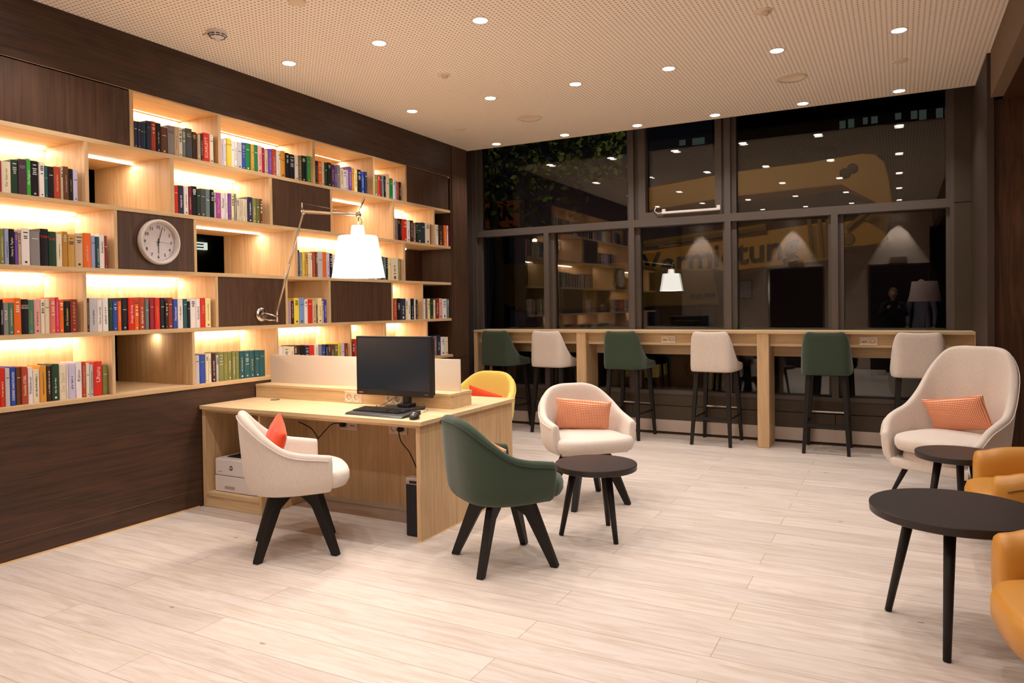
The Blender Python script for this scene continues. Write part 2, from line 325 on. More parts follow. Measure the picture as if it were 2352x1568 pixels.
struct(MB().box(0, 5.1, YW-.012, YG, .03, .158).build('baseboard_window', SKIRT))
struct(MB().box(0, 5.1, YW+.005, YG, 0, .03).build('trim_11', M('shadow gap', '4a382a', .8)))

# ------------------------------------------------------------------ ceiling fittings
XSL = [.475, 1.32, 2.135, 2.925, 3.73, 4.52]; YSL = [7.32, 5.69, 4.12, 2.52, .93]
cols = ['first', 'second', 'third', 'fourth', 'fifth', 'sixth']
rws = ['row along the window', 'second row from the window', 'third row from the window', 'fourth row from the window', 'row over the photographer']
def downlight(x, y, lab, power, blend=.85, size=math.radians(120)):
    o = thing('ceiling_downlight', lab, 'ceiling light', (x, y, H), group='recessed ceiling spots')
    MB().lathe([(.045, -.002), (.058, -.004), (.061, -.001), (.061, .001), (.045, .001)], n=32).build('trim_ring', CEILW, o, smooth=True)
    MB().lathe([(0, -.003), (.046, -.003)], n=32).build('lens', DISCM, o)
    L = bpy.data.lights.new('spot', 'SPOT'); L.energy = power; L.spot_size = size; L.spot_blend = blend; L.color = WARM; L.shadow_soft_size = .02
    s = bpy.data.objects.new('spot', L); COL.objects.link(s); s.parent = o; s.location = (0, 0, -.02)
for j, y in enumerate(YSL):
    for i, x in enumerate(XSL):
        nth = ('%s from the bookshelf' % cols[i]) if i < 5 else 'farthest from the bookshelf'
        downlight(x, y, 'round recessed ceiling spot, %s in the %s' % (nth, rws[j]), SPOT_W*(.9 if j == 0 else 1))
for i, x in enumerate([.45, 2.45, 4.49]):
    downlight(x, YB+.17, 'wall washer spot above the back wall, %s from bookshelf' % cols[i], SPOT_W*4.5, blend=.35, size=math.radians(64))
for x, y, nm in ((5.75, 6.32, 'left'), (6.65, 6.32, 'right')):
    downlight(x, y, 'soffit spot washing the walnut wall beside the windows, %s one' % nm, SPOT_W*.5, blend=.5, size=math.radians(80)); bpy.context.view_layer.update()
for o_ in [q for q in COL.objects if q.name.startswith('ceiling_downlight') and q.location.x > 5.3]: o_.location.z = 2.93
for (x, y), nm in zip([(1.318, 6.469), (3.737, 6.427)], ['left of the two near the window, towards the bookshelf', 'right of the two near the window, larger in view']):
    o = thing('ceiling_speaker', 'round flush ceiling loudspeaker grille, '+nm, 'speaker', (x, y, H), group='flush ceiling loudspeakers')
    MB().lathe([(0, -.006), (.105, -.006), (.108, -.008), (.122, -.008), (.126, 0)], n=40).build('grille', M('grille', 'f4dfc6', .8), o, smooth=True)
    MB().lathe([(.108, -.0105), (.12, -.0105), (.122, -.0085), (.106, -.0085)], n=40).build('rim', CEILW, o, smooth=True)
for (x, y), nm in zip([(.493, 6.507), (4.529, 6.407), (1.326, 3.326)], ['near the bookshelf corner', 'at the far right near the beam', 'at the top edge of the view']):
    tag(MB().lathe([(0, -.008), (.05, -.008), (.055, -.005), (.055, 0)], c=(x, y, H), n=32).build('ceiling_cover', M('cap', 'ecd5b8', .7), smooth=True), 'small round ceiling cover disc '+nm, 'ceiling cover', 'small ceiling cover discs')
for (x, y), nm in zip([(1.33, 4.928), (3.766, 4.872)], ['left of centre', 'right of centre']):
    o = thing('fire_detector', 'low white ceiling fire detector %s among the spots' % nm, 'detector', (x, y, H), group='low ceiling detectors')
    MB().lathe([(0, -.012), (.05, -.012), (.055, 0)], n=32).build('base', CEILW, o, smooth=True)
    MB().lathe([(0, -.035), (.02, -.033), (.026, -.012)], c=(.012, -.01, 0), n=20).build('sensor', M('sensor', 'e0c4ac', .5), o, smooth=True)
o = thing('smoke_detector', 'white domed smoke detector with dark vents above the top shelf', 'detector', (.532, 3.416, H))
MB().lathe([(0, -.062), (.012, -.062), (.016, -.05), (.03, -.046), (.052, -.034), (.06, -.012), (.062, 0)], n=40).build('housing', WHP, o, smooth=True)
vb = MB()
for k in range(10):
    a = 2*math.pi*k/10
    for r_, z_ in ((.0555, -.028), (.047, -.038)):
        c = Vector((math.cos(a+.0)*r_, math.sin(a)*r_, z_)); t_ = Vector((-math.sin(a), math.cos(a), 0))*.012
        vb.tube([c-t_, c+t_], .0032, 6)
vb.build('vents', BLKP, o); MB().box(-.12, -.058, -.018, .018, -.012, 0).build('mount', CEILW, o)

# ------------------------------------------------------------------ built-in bookshelf
shelf = thing('bookshelf', 'full-height built-in oak bookshelf with lit compartments and walnut panels on the left wall', 'bookshelf', (0, 0, 0))
zt = [ZTOP]+[z-TH for z in ZS[:4]]; zb = ZS          # compartment tops / floors per row
for i, z in enumerate(ZS):
    MB().box(-.86, 0 if i < 4 else .012, YL-.03, YR, z-TH, z).build('shelf_board', OAKY, shelf, bevel=.0012)
MB().box(-.86, -.004, YL-.03, YR, ZTOP-.012, ZTOP-.0005).build('top_board', OAKY, shelf)
DIV = [  # left, right pixel edges of every upright, row by row, read at mid height
 [(299.5, 308), (501.5, 508.5), (718.7, 725), (857, 860.6), (930.5, 933.8)],
 [(195.3, 204.5), (391.9, 401.6), (619.6, 625.5), (758.9, 763.4), (901.8, 905.4), (994.8, 998)],
 [(263, 269.6), (446, 452), (677.6, 683.3), (926.4, 930.5)],
 [(192, 199.2), (495.4, 501.7), (656.8, 661.6), (755.7, 760.5), (899.9, 903), (969.8, 972.7)],
 [(257.8, 265.4), (442.6, 448.6), (636, 640.5), (804.5, 808.4), (885.6, 888.6), (981.2, 984)]]
VM = [285, 400, 550, 700, 830]
div = []
for r in range(5):
    L = []
    for a, b in DIV[r]:
        vm = VM[r]+ (a*.13 if r == 0 else a*.06 if r == 1 else 0)
        y0, y1 = U(a, vm, x=0).y, U(b, vm, x=0).y
        L.append((y0, y0+max(.022, min(.03, y1-y0))))
    for y0, y1 in L:
        MB().box(-.86, -.001, y0, y1, zb[r]+.0005, zt[r]-.0005).build('divider', OAKV, shelf, bevel=.001)
    div.append(L)
ends = [[2.0], [1.95], [1.55], [1.9], [1.7]]
for r in range(1, 5):
    y = ends[r][0]; MB().box(-.86, -.001, y, y+.028, zb[r]+.0005, zt[r]-.0005).build('divider', OAKV, shelf)
def cell(r, i):
    "interior y range; i=-1 is the one cut by the left picture edge"
    L = div[r]; a = (YL if r == 0 else ends[r][0]+.028) if i < 0 else L[i][1]
    b = L[i+1][0] if i+1 < len(L) else YR+.03
    return a, b
#       kinds: P walnut panel, C closed lit, O open through, D lit dark end, N unlit closed
KIND = ['PCCOCP', 'COCPOCD', 'CPOCD', 'CCPCPCD', 'COCCCCD']

for r in range(5):
    for k, kd in enumerate(KIND[r]):
        a, b = cell(r, k-1)
        if kd == 'P':
            bb = min(b, YR-.03) if b > YR else b
            p = MB().box(-.022, -.004, a+.002, bb-.002, zb[r]+.002, zt[r]-.003)
            p.build('door_panel', WALV, shelf, bevel=.001)
            MB().box(XB-.01, XB, a, b, zb[r]+.001, zt[r]-.001).build('back_panel', WALV, shelf)
            continue
        dark = kd == 'D'
        if kd != 'O':
            MB().box(XB-.01, XB, a+.0005, min(b, YR+.029)-.0005, zb[r]+.001, zt[r]-.001).build('back_panel', WALV if dark else OAKV, shelf)
        elif (r, k) in ((0, 3), (1, 4)):
            MB().box(-.86, -.85, a+.0005, b-.0005, zb[r]+.001, zt[r]-.001).build('back_panel', OAKV, shelf)
        if kd == 'D' and r in (3, 4): continue
        if (r, k) == (4, 6): continue
        a2, b2 = a+.015, b-.015
        if (r, k) == (1, 6): continue
        if kd == 'D': b2 = a+.55
        if (r, k) == (4, 1): a2 = b-.1
        if (r, k) == (3, 3): a2, b2 = a+.02, a+.14
        st = MB().box(XB+.018, XB+.034, a2, b2, zt[r]-.012, zt[r]-.001).build('led_strip', STRIPM, shelf)
        ln = b2-a2
        area('led', (XB+.028, (a2+b2)/2, zt[r]-.016), (.014, ln), STRIP_W*ln*(1 if kd != 'D' else .4), col=(1, .90, .77), parent=None)
# back half of the left-over rows beyond the first upright
# exit sign glowing in the far room, seen through the open compartment
p0, p1 = U(452, 555, x=-3.25), U(478, 574, x=-3.25)
e = tag(MB().box(-3.29, -3.26, p0.y-.25, p1.y, p1.z, p0.z).build('exit_sign', M('sign glow', 'dfe8d8', .5, emit='dfead8', es=.9)), 'small lit white sign glowing through the open compartment beside the clock', 'sign')
text_mb('US', .085, (-3.262, p1.y-.10, (p0.z+p1.z)/2), (0, 1, 0), (0, 0, 1)).build('lettering', INK, e)
MB().box(-3.259, -3.257, p0.y-.2, p1.y-.06, p0.z-.035, p0.z-.02).box(-3.259, -3.257, p0.y-.2, p1.y-.06, p1.z+.02, p1.z+.035).build('bars', INK, e)
struct(MB().box(-3.30, -3.285, 3.2, 6.2, .3, 1.75).build('window_9', M('far pane', '1b2018', .3)))

# ------------------------------------------------------------------ books
CN = dict(navy='2c3150', blue='2f4da8', royal='3a3fb8', ltblue='7d9cd0', periw='9fa8cf', teal='2b5a5e', dkteal='285058', red='d6301f', crimson='9c2436', burg='7d2b35',
  orange='ea6a20', rust='b5482a', coral='e07a62', brown='6a4028', dkbrown='3e2820', mauve='8d6a66', black='17131a', white='efe6e2', cream='e9dcc0', beige='cfb594',
  yellow='ecd24a', pale='f0e2a4', amber='dd9a3a', ochre='b88436', olive='84864a', dkolive='6a6c3c', green='1f7a44', bright='45a63c', dkgreen='24402c', grey='8c8888', dkgrey='4c4c50', ltgrey='c3bfc2',
  lav='cbc3de', purple='7448a8', magenta='b04a9c', pink='e6a8a0', hotpink='e2356f', redbrown='8c3424', gold='c89a4a', plum='4c3440', sage='4f7a62', greyteal='6c8280')
CW = dict(periw='periwinkle', ltblue='light blue', royal='royal blue', dkteal='dark teal', burg='burgundy', dkbrown='dark brown', pale='pale yellow', dkolive='dark olive', bright='bright green',
  dkgreen='dark green', dkgrey='dark grey', ltgrey='light grey', lav='lavender', hotpink='hot pink', redbrown='red-brown', greyteal='grey-teal')
BM = {}
def bmat(c):
    if c not in BM: BM[c] = M('cover '+c, CN[c], .45, spec=.4)
    return BM[c]
CR = {1: (0, 150, 4.4808), 2: (0, 480, 4.4808), 3: (0, 740, 4.4808), 4: (380, 180, 5.2262), 5: (380, 380, 5.2262), 6: (440, 640, 5.2262), 7: (700, 300, 5.2275), 8: (700, 520, 5.2275)}
# (crop, row, cell phrase, group, spine line, [ (xl, xr, ytop, colour[, title, title colour, h|v]) ])
BOOKS = [
(1, 0, 'top row, right of the big dark panel', [(1380,1420,575,'navy'),(1420,1455,580,'navy'),(1455,1480,585,'navy'),(1480,1505,590,'dkteal'),(1505,1560,572,'navy','Das','mauve','h'),(1560,1607,578,'rust'),(1609,1660,595,'black'),(1662,1725,640,'brown'),
  (1730,1795,622,'grey','DIE','crimson','h'),(1797,1840,632,'beige'),(1840,1880,640,'cream'),(1882,1913,658,'greyteal'),(1915,1980,652,'dkgrey','Der Geist','yellow','h'),(1982,2028,688,'dkbrown'),(2038,2068,712,'beige'),(2070,2093,705,'dkbrown'),(2095,2158,698,'red','SCARLETT','cream','v'),(2160,2200,712,'cream')]),
(4, 0, 'top row, second lit compartment', [(672,700,725,'lav'),(700,735,728,'white'),(737,797,722,'yellow','GOOD','olive','h'),(797,830,750,'white'),(832,866,758,'white'),(867,921,768,'ltgrey'),(922,964,772,'blue'),(965,1022,778,'green'),(1022,1070,790,'gold'),(1070,1113,798,'green'),
  (1113,1162,810,'pink'),(1163,1196,830,'crimson'),(1197,1235,858,'beige'),(1237,1285,848,'purple'),(1287,1333,848,'rust'),(1335,1362,862,'white'),(1363,1387,885,'cream'),(1389,1440,872,'amber'),(1442,1488,895,'black'),(1492,1553,914,'black'),(1560,1600,925,'white'),(1602,1640,928,'dkolive'),(1641,1688,930,'black'),(1689,1708,938,'teal'),(1709,1750,933,'bright')]),
(7, 0, 'top row, third lit compartment', [(132,165,362,'black'),(166,208,368,'orange'),(209,240,385,'cream'),(241,275,385,'dkgreen'),(276,322,385,'black'),(323,360,408,'plum'),(361,392,430,'purple'),(392,430,415,'grey'),(432,470,455,'cream'),(470,500,472,'white'),(501,528,472,'lav'),(529,565,435,'purple'),(567,597,450,'amber'),(598,635,468,'pale'),(638,680,470,'black'),(684,718,495,'blue'),(719,753,495,'navy')]),
(7, 0, 'top row, narrow compartment by dark door', [(840,880,528,'olive'),(881,905,530,'red'),(906,930,542,'burg'),(931,953,545,'greyteal'),(954,978,548,'black'),(980,1020,522,'beige'),(1023,1062,575,'green'),(1063,1088,598,'white'),(1089,1108,600,'periw'),(1109,1135,618,'rust'),(1136,1162,618,'black')]),
(1, 1, 'second row, compartment at the left edge', [(-90,-40,960,'beige'),(-38,18,978,'crimson'),(19,115,990,'cream','Der Gast von','olive','v'),(118,188,972,'dkgreen'),(190,275,966,'plum','SOFIES WELT','periw','h'),(276,320,962,'bright','Die Magierin','white','v'),(323,397,984,'black'),(399,460,998,'white'),(462,497,1034,'teal'),(499,557,1043,'black'),(558,625,1044,'rust','Marie Louise Fischer','cream','v'),(627,655,1050,'beige'),(657,710,1042,'brown'),(711,755,1066,'black'),(757,805,1075,'lav')]),
(5, 1, 'second row, long compartment above the clock', [(109,158,238,'red'),(162,222,240,'navy'),(224,280,250,'white'),(282,320,255,'burg'),(321,382,250,'black'),(384,426,285,'dkgreen'),(427,487,280,'dkgrey'),(488,540,285,'greyteal'),(541,588,290,'black'),(590,612,330,'ltgrey'),(613,668,328,'magenta','Die Frauen','pink','v'),(670,720,332,'white','Fischer','black','v'),(721,752,333,'white'),(753,795,335,'purple'),(796,828,338,'pale'),(829,858,340,'grey'),
  (862,886,395,'cream'),(887,911,397,'cream'),(912,936,399,'cream'),(937,961,401,'cream'),(962,987,404,'cream'),(988,1048,380,'navy'),(1051,1093,392,'olive'),(1096,1137,398,'dkolive'),(1141,1168,402,'brown')]),
(7, 1, 'second row, compartment under dark door', [(1075,1092,1045,'grey'),(1093,1122,1055,'mauve'),(1123,1145,1055,'black'),(1146,1170,1060,'black'),(1171,1193,1062,'red'),(1194,1228,1065,'red'),(1230,1268,1085,'white'),(1270,1308,1078,'dkbrown'),(1309,1338,1110,'mauve'),(1341,1358,1105,'black'),(1359,1403,1105,'dkgreen'),(1404,1448,1105,'navy'),(1450,1508,1105,'cream'),(1510,1537,1128,'redbrown')]),
(7, 1, 'second row, last compartment', [(1560,1578,1125,'cream'),(1580,1607,1130,'white'),(1609,1665,1135,'dkbrown'),(1673,1708,1138,'orange'),(1709,1725,1140,'white'),(1728,1752,1150,'burg'),(1753,1768,1150,'black')]),
(2, 2, 'third row, left of the clock', [(-80,-2,200,'beige'),(0,48,203,'olive'),(50,94,198,'periw'),(96,154,205,'black','Henry S. Taylor','white','v'),(156,188,235,'purple'),(190,218,212,'beige'),(221,309,198,'white'),(312,415,232,'grey'),(418,503,203,'black','TOM','red','h'),(506,582,233,'dkgreen','ELKE','red','h'),(584,644,258,'cream'),(646,702,232,'ochre'),(704,773,265,'gold'),(776,858,250,'beige'),(861,941,247,'orange'),(942,986,275,'periw'),(987,1026,284,'dkteal'),(1028,1079,261,'white','Autschn','dkgrey','v'),(1081,1106,276,'redbrown')]),
(5, 2, 'third row, left of the glowing wall lamp', [(1588,1613,1012,'navy'),(1616,1648,1040,'grey'),(1650,1680,1045,'yellow'),(1682,1715,1050,'gold'),(1717,1743,1045,'cream'),(1744,1767,1050,'cream'),(1768,1805,1037,'rust'),(1807,1829,1040,'brown'),(1831,1893,1033,'ltgrey'),(1895,1933,1037,'orange'),(1936,1975,1043,'lav'),(1978,2008,1057,'black'),(2011,2040,1070,'white')]),
(8, 2, 'third row, around the lamp shade', [(372,400,350,'beige'),(402,440,345,'dkgrey'),(442,470,352,'white'),(472,505,350,'navy'),(507,540,355,'cream'),(542,580,358,'redbrown'),(582,615,355,'white'),(617,650,358,'dkbrown'),(652,690,360,'grey'),(692,722,362,'brown'),(724,760,360,'white'),(762,800,362,'dkbrown'),(802,838,364,'olive'),(840,875,362,'white'),(877,916,362,'greyteal'),
  (920,950,362,'dkgrey'),(952,980,368,'greyteal'),(982,1003,373,'black'),(1004,1036,373,'pale'),(1041,1127,379,'cream'),(1130,1154,388,'olive'),(1156,1174,393,'mauve')]),
(2, 3, 'fourth row, compartment at the left edge', [(-70,-1,930,'dkgrey'),(0,38,930,'black','NICHOLAS SEARLE','white','v'),(40,92,965,'grey','SCALA','white','v'),(94,146,963,'sage'),(148,222,915,'orange'),(223,295,927,'black','GOLD MANN','cream','h'),(297,352,935,'sage'),(354,420,930,'pink'),(423,464,930,'cream'),(466,517,925,'cream'),(520,574,915,'coral'),(575,612,908,'hotpink'),(614,660,935,'orange'),(662,726,948,'black','Die Grashuterin','yellow','v'),(729,801,928,'redbrown')]),
(2, 3, 'fourth row, compartment under the clock', [(894,922,920,'dkbrown'),(925,1004,915,'ltgrey'),(1006,1055,930,'white','Harry und die','dkgrey','v'),(1061,1118,914,'white'),(1122,1165,918,'dkgreen'),(1168,1214,945,'blue'),(1216,1253,948,'orange'),(1255,1319,913,'black'),(1321,1390,918,'red','Danger Strong','white','v'),(1392,1433,975,'orange'),(1436,1496,908,'rust'),(1498,1536,928,'greyteal'),(1546,1592,910,'crimson'),(1594,1650,911,'red'),(1653,1701,912,'black'),(1703,1733,945,'dkbrown'),(1735,1783,911,'redbrown'),(1786,1831,925,'blue','Abenteuer','white','v'),(1833,1886,923,'white'),(1889,1931,925,'teal'),(1934,1961,950,'black'),(1964,2019,919,'white'),(2021,2064,919,'white','Swanfield','dkgrey','v'),(2068,2115,914,'red','Lotte','beige','v'),(2118,2173,917,'pale')]),
(6, 3, 'fourth row, right of the wall lamp mount', [(1161,1175,250,'periw'),(1176,1195,255,'pink'),(1197,1233,265,'dkbrown'),(1236,1295,230,'yellow'),(1297,1357,227,'ltblue'),(1360,1400,245,'white'),(1403,1455,248,'red'),(1457,1502,262,'beige'),(1504,1519,310,'brown'),(1521,1570,230,'pale'),(1572,1591,265,'beige'),(1593,1632,252,'royal','Jutta Voltmer','white','v')]),
(8, 3, 'fourth row, right of the dark panel', [(1067,1112,862,'rust'),(1116,1155,862,'black','1001','white','v'),(1156,1216,865,'navy'),(1218,1240,880,'pale'),(1242,1275,865,'white'),(1278,1317,865,'black'),(1319,1336,870,'white'),(1338,1361,880,'dkbrown')]),
(8, 3, 'fourth row, last compartment', [(1427,1452,868,'white'),(1454,1478,868,'mauve'),(1481,1508,865,'pale'),(1510,1548,868,'dkgreen'),(1550,1572,880,'cream'),(1576,1617,865,'redbrown'),(1619,1652,862,'pink'),(1657,1707,868,'white'),(1709,1737,870,'greyteal')]),
(3, 4, 'bottom row, compartment at the left edge', [(-80,-2,460,'brown'),(0,55,468,'red'),(59,107,474,'ltgrey'),(113,164,458,'blue','DESIREE NADOLSON','white','v'),(169,220,460,'brown'),(224,289,456,'rust','Danielle STEEL','cream','v'),(292,341,463,'white','Weidenbruch','dkgrey','v'),(344,412,487,'cream'),(416,481,443,'amber'),(485,532,450,'dkbrown'),(536,612,428,'dkgreen'),(615,685,438,'cream','Der Stand','beige','v'),(687,706,450,'white'),(709,780,424,'lav'),(784,845,407,'white','Kishon','dkgrey','v'),(848,888,407,'rust'),(891,924,417,'cream'),(927,967,434,'ltgrey'),(971,1056,403,'red','Uhuru','white','v'),(1061,1114,440,'olive')]),
(6, 4, 'bottom row, left of the frosted desk screen', [(50,99,920,'ltgrey'),(102,168,910,'blue'),(171,206,903,'cream'),(208,241,895,'cream'),(245,298,893,'dkbrown'),(301,330,915,'ltgrey'),(333,391,882,'olive'),(393,439,880,'olive'),(441,486,879,'olive'),(488,534,878,'olive'),(536,575,876,'olive'),(578,640,872,'teal'),(642,702,870,'teal'),(704,762,867,'teal'),(764,820,862,'teal'),(822,886,858,'teal')]),
(6, 4, 'bottom row, behind the frosted desk screen', [(1054,1106,825,'white'),(1109,1180,812,'cream'),(1182,1238,815,'cream'),(1241,1270,800,'brown'),(1272,1308,798,'dkbrown'),(1310,1370,798,'black'),(1372,1415,800,'navy'),(1421,1476,795,'red'),(1479,1528,790,'white'),(1530,1568,792,'grey'),(1570,1610,815,'blue'),(1612,1645,790,'black'),(1647,1672,790,'dkgrey'),(1674,1721,788,'brown'),(1723,1762,785,'dkolive'),(1765,1804,768,'yellow'),(1806,1841,768,'lav'),(1846,1898,772,'redbrown')]),
(8, 4, 'bottom row, left of the computer monitor', [(577,604,1380,'burg'),(606,650,1372,'red','Dynastie','yellow','v'),(652,690,1352,'redbrown'),(692,730,1370,'dkbrown')]),
(8, 4, 'bottom row, right of the computer monitor', [(1556,1589,1315,'mauve'),(1590,1636,1305,'navy'),(1638,1688,1325,'white'),(1690,1725,1325,'cream')]),
]
SP = {('mauve'): 'a98c88'}
tm = {}
def tmat(c):
    if c not in tm: tm[c] = M('print '+c, CN.get(c, 'ffffff'), .6)
    return tm[c]
LIGHTC = {'white','cream','pale','lav','ltgrey','beige','yellow','pink','periw','ltblue','amber','gold'}
used_labels = set()
def W(c): return CW.get(c, c)
for crop, row, phrase, lst in BOOKS:
    ox, oy, sc = CR[crop]; z0 = ZS[row]+.0008
    runs = {}
    for i, t in enumerate(lst): runs.setdefault(t[3], []).append(i)
    prev_y1 = -9
    for i, t in enumerate(lst):
        xl, xr, yt, c = t[:4]
        ua, ub = ox+xl/sc, ox+xr/sc; v_ = oy+yt/sc
        vm = v_+40
        xf = -.022-random.random()*.012
        y0 = U(ua, vm, x=xf).y; y1 = U(ub, vm, x=xf).y-.0012
        y0 = max(y0, prev_y1+.0008); prev_y1 = y1
        for d0, d1 in div[row]:
            if y0 < d1 and y1 > d0:
                if (y0+y1)/2 > (d0+d1)/2: y0 = d1+.001
                else: y1 = d0-.001
        if y1-y0 < .006: continue
        zt_ = min(U((ua+ub)/2, v_, x=xf).z, zt[row]-.03); w = y1-y0; h = zt_-z0; dep = min(.21, max(.115, h*.66+random.uniform(-.01, .015)))
        if h < .08: continue
        # labels
        nm = W(c); same = runs[c]; pv = W(lst[i-1][3]) if i else None; nx = W(lst[i+1][3]) if i+1 < len(lst) else None
        if pv and nx: ctx = 'between %s and %s ones' % (pv, nx) if pv != nx else 'between two %s ones' % pv
        elif pv: ctx = 'last at the right end'
        else: ctx = 'first at the left end'
        lab = '%s book %s, %s' % (nm, ctx, phrase)
        if c in ('olive', 'teal') and row == 4 and crop == 6:
            k = same.index(i); lab = '%s of five matching %s volumes, bottom row' % (['leftmost', 'second from left', 'middle', 'second from right', 'rightmost'][k], nm)
        elif c == 'cream' and row == 1 and crop == 5:
            k = same.index(i); lab = '%s of five low cream paperbacks, second row above the clock' % ['leftmost', 'second from left', 'middle', 'second from right', 'rightmost'][k]
        elif len(t) > 4 and t[4] not in ('Das', 'DIE'): lab = '%s book with %s %s lettering, %s' % (nm, W(t[5]), 'upright' if t[6] == 'v' else 'large', phrase)
        if lab in used_labels:
            ol = ['first', 'second', 'third', 'fourth', 'fifth', 'sixth', 'seventh', 'eighth']; lab = '%s %s book from the left, %s' % (ol[same.index(i)], nm, phrase)
        if len(lab.replace(',', ' ').replace('-', ' ').split()) > 15: lab = '%s book beside %s one, %s' % (nm, nx or pv, phrase)
        used_labels.add(lab)
        # cover: two boards and a softly rounded spine; pages block; printed title
        mb = MB(); bt = min(.0022, w*.16)
        ys = [y0, y0+w*.18, y0+w*.5, y0+w*.82, y1]; xb = [-.0032, -.0008, 0, -.0008, -.0032]
        prof = [(xf+xb[j], ys[j]) for j in range(5)]+[(xf-.005, y1), (xf-dep, y1), (xf-dep, y1-bt), (xf-.006, y1-bt), (xf-.006, y0+bt), (xf-dep, y0+bt), (xf-dep, y0)]
        prof = [p for j, p in enumerate(prof)]
        mb.prism(prof, z0, zt_, 'z')
        b = mb.build('book', bmat(c)); tag(b, lab, 'book', 'books in the %s' % phrase)
        MB().box(xf-dep+.004, xf-.0062, y0+bt, y1-bt, z0+.002, zt_-.0035).build('pages', PAGE, b)
        ink = t[5] if len(t) > 5 else random.choice(['dkbrown', 'black', 'redbrown', 'navy']) if c in LIGHTC else random.choice(['cream', 'white', 'ltgrey', 'gold', 'cream'])
        if len(t) > 4:
            if t[6] == 'v':
                s = min(w*.72, h*1.25/len(t[4])); text_mb(t[4], s, (xf-.0006, (y0+y1)/2, z0+h*(.5 if len(t[4]) > 7 else .62)), (0, 0, 1), (0, -1, 0), bold=0).build('title', tmat(ink), b)
            else:
                s = w*1.45/max(3, max(len(q) for q in t[4].split(' '))); tx = t[4].replace(' ', '\n')
                text_mb(tx, s, (xf-.0006, (y0+y1)/2, z0+h*.78), (0, 1, 0), (0, 0, 1)).build('title', tmat(ink), b)
        elif w > .013:
            pm = MB(); rr = random.random()
            if rr < .25: zz = z0+h*random.uniform(.6, .8); pm.box(xf-.001, xf+.0004, (y0+y1)/2-w*.3, (y0+y1)/2+w*.3, zz, zz+.004)
            elif rr < .72:      # upright line of title letters
                zz = z0+h*random.uniform(.18, .3); ze = z0+h*random.uniform(.6, .9); wd = w*random.uniform(.10, .17); yc = (y0+y1)/2
                while zz < ze:
                    l_ = random.uniform(.5, 1.3)*wd
                    pm.box(xf-.001, xf+.0004, yc-wd*random.uniform(.5, 1), yc+wd*random.choice([.5, .9]), zz, zz+l_*.72); zz += l_*random.choice([1.25, 1.25, 2.0])
            else:             # short stacked lines near the head
                zz = z0+h*.9
                for q in range(random.randint(3, 6)):
                    hw = w*random.uniform(.18, .34); pm.box(xf-.001, xf+.0004, (y0+y1)/2-hw, (y0+y1)/2+hw, zz-.006, zz); zz -= random.choice([.011, .011, .022])
            if random.random() < .5: MB().box(xf-.001, xf+.0004, (y0+y1)/2-w*.14, (y0+y1)/2+w*.14, z0+h*.06, z0+h*.06+w*.25).build('publisher_mark', tmat(ink), b)
            pm.build('title', tmat(ink), b)

# ------------------------------------------------------------------ wall clock
cy_, cz_ = 3.333, 1.904
o = thing('wall_clock', 'round white-rimmed wall clock hanging on the walnut panel', 'clock', (0, cy_, cz_))
MB().lathe([(.150, 0), (.154, .008), (.154, .036), (.150, .043), (.143, .045), (.136, .042), (.1345, .024), (.1345, .004)], n=64, axis='x').build('rim', M('clock rim', 'd2c6bc', .45), o, smooth=True)
MB().lathe([(0, .008), (.1345, .008)], n=64, axis='x').build('dial', DIAL, o)
tk = MB()
for k in range(60):
    a = 2*math.pi*k/60; c = Vector((.0085, math.sin(a)*.127, math.cos(a)*.127))
    if k % 5 == 0: tk.lathe([(0, .0006), (.0028, .0006)], c=c, n=12, axis='x')
    else: tk.box(.0085, .0090, c.y-.0007, c.y+.0007, c.z-.0015, c.z+.0015)
tk.build('minute_marks', INK, o)
nb = MB()
for k in range(1, 13):
    a = 2*math.pi*k/12; t_ = text_mb(str(k), .031, (.0088, math.sin(a)*.101, math.cos(a)*.101), (0, 1, 0), (0, 0, 1)); nb.add(t_.v, t_.f)
nb.build('numerals', INK, o)
def hand(a, l, back, w, x):
    d = Vector((0, math.sin(a), math.cos(a))); n_ = Vector((0, math.cos(a), -math.sin(a)))*w
    p = [d*-back-n_, d*-back+n_, d*l+n_*.6, d*l-n_*.6]; vs = [q+Vector((x, 0, 0)) for q in p]+[q+Vector((x+.0012, 0, 0)) for q in p]
    return MB().add(vs, [(0, 1, 2, 3), (7, 6, 5, 4), (0, 4, 5, 1), (1, 5, 6, 2), (2, 6, 7, 3), (3, 7, 4, 0)])
hand(math.radians(180), .078, .025, .0032, .011).build('hour_hand', INK, o)
hand(math.radians(17), .112, .025, .0026, .0135).build('minute_hand', INK, o)
hand(math.radians(93), .10, .03, .0010, .016).build('second_hand', INK, o)
MB().lathe([(.006, .008), (.006, .018), (0, .018)], n=16, axis='x').build('hub', INK, o)

# ------------------------------------------------------------------ wall lamp
o = thing('wall_lamp', 'swing-arm wall lamp in polished metal with a glowing white conical shade', 'lamp', (0, 4.269, 1.392))
L0 = Vector((0, 4.269, 1.392))
def lp(x, y, z): return Vector((x, y, z))-L0
by = U(606, 722, x=.02)
MB().lathe([(.0, .0), (.056, .0), (.058, .006), (.052, .014), (.03, .018), (0, .019)], c=(0, by.y-L0.y-.01, .0), n=40, axis='x').build('wall_plate', CHROME, o, smooth=True)
MB().tube([lp(.012, by.y-.01, 1.40), lp(.05, by.y+.0, 1.40), lp(.078, 4.30, 1.385), lp(.085, 4.335, 1.37)], .006).tube([lp(.085, 4.335, 1.33), lp(.085, 4.335, 1.43)], .008, 12).tube([lp(.012, by.y-.01, 1.36), lp(.055, by.y+.02, 1.345), lp(.085, 4.335, 1.345)], .005).build('bracket', CHROME, o, smooth=True)
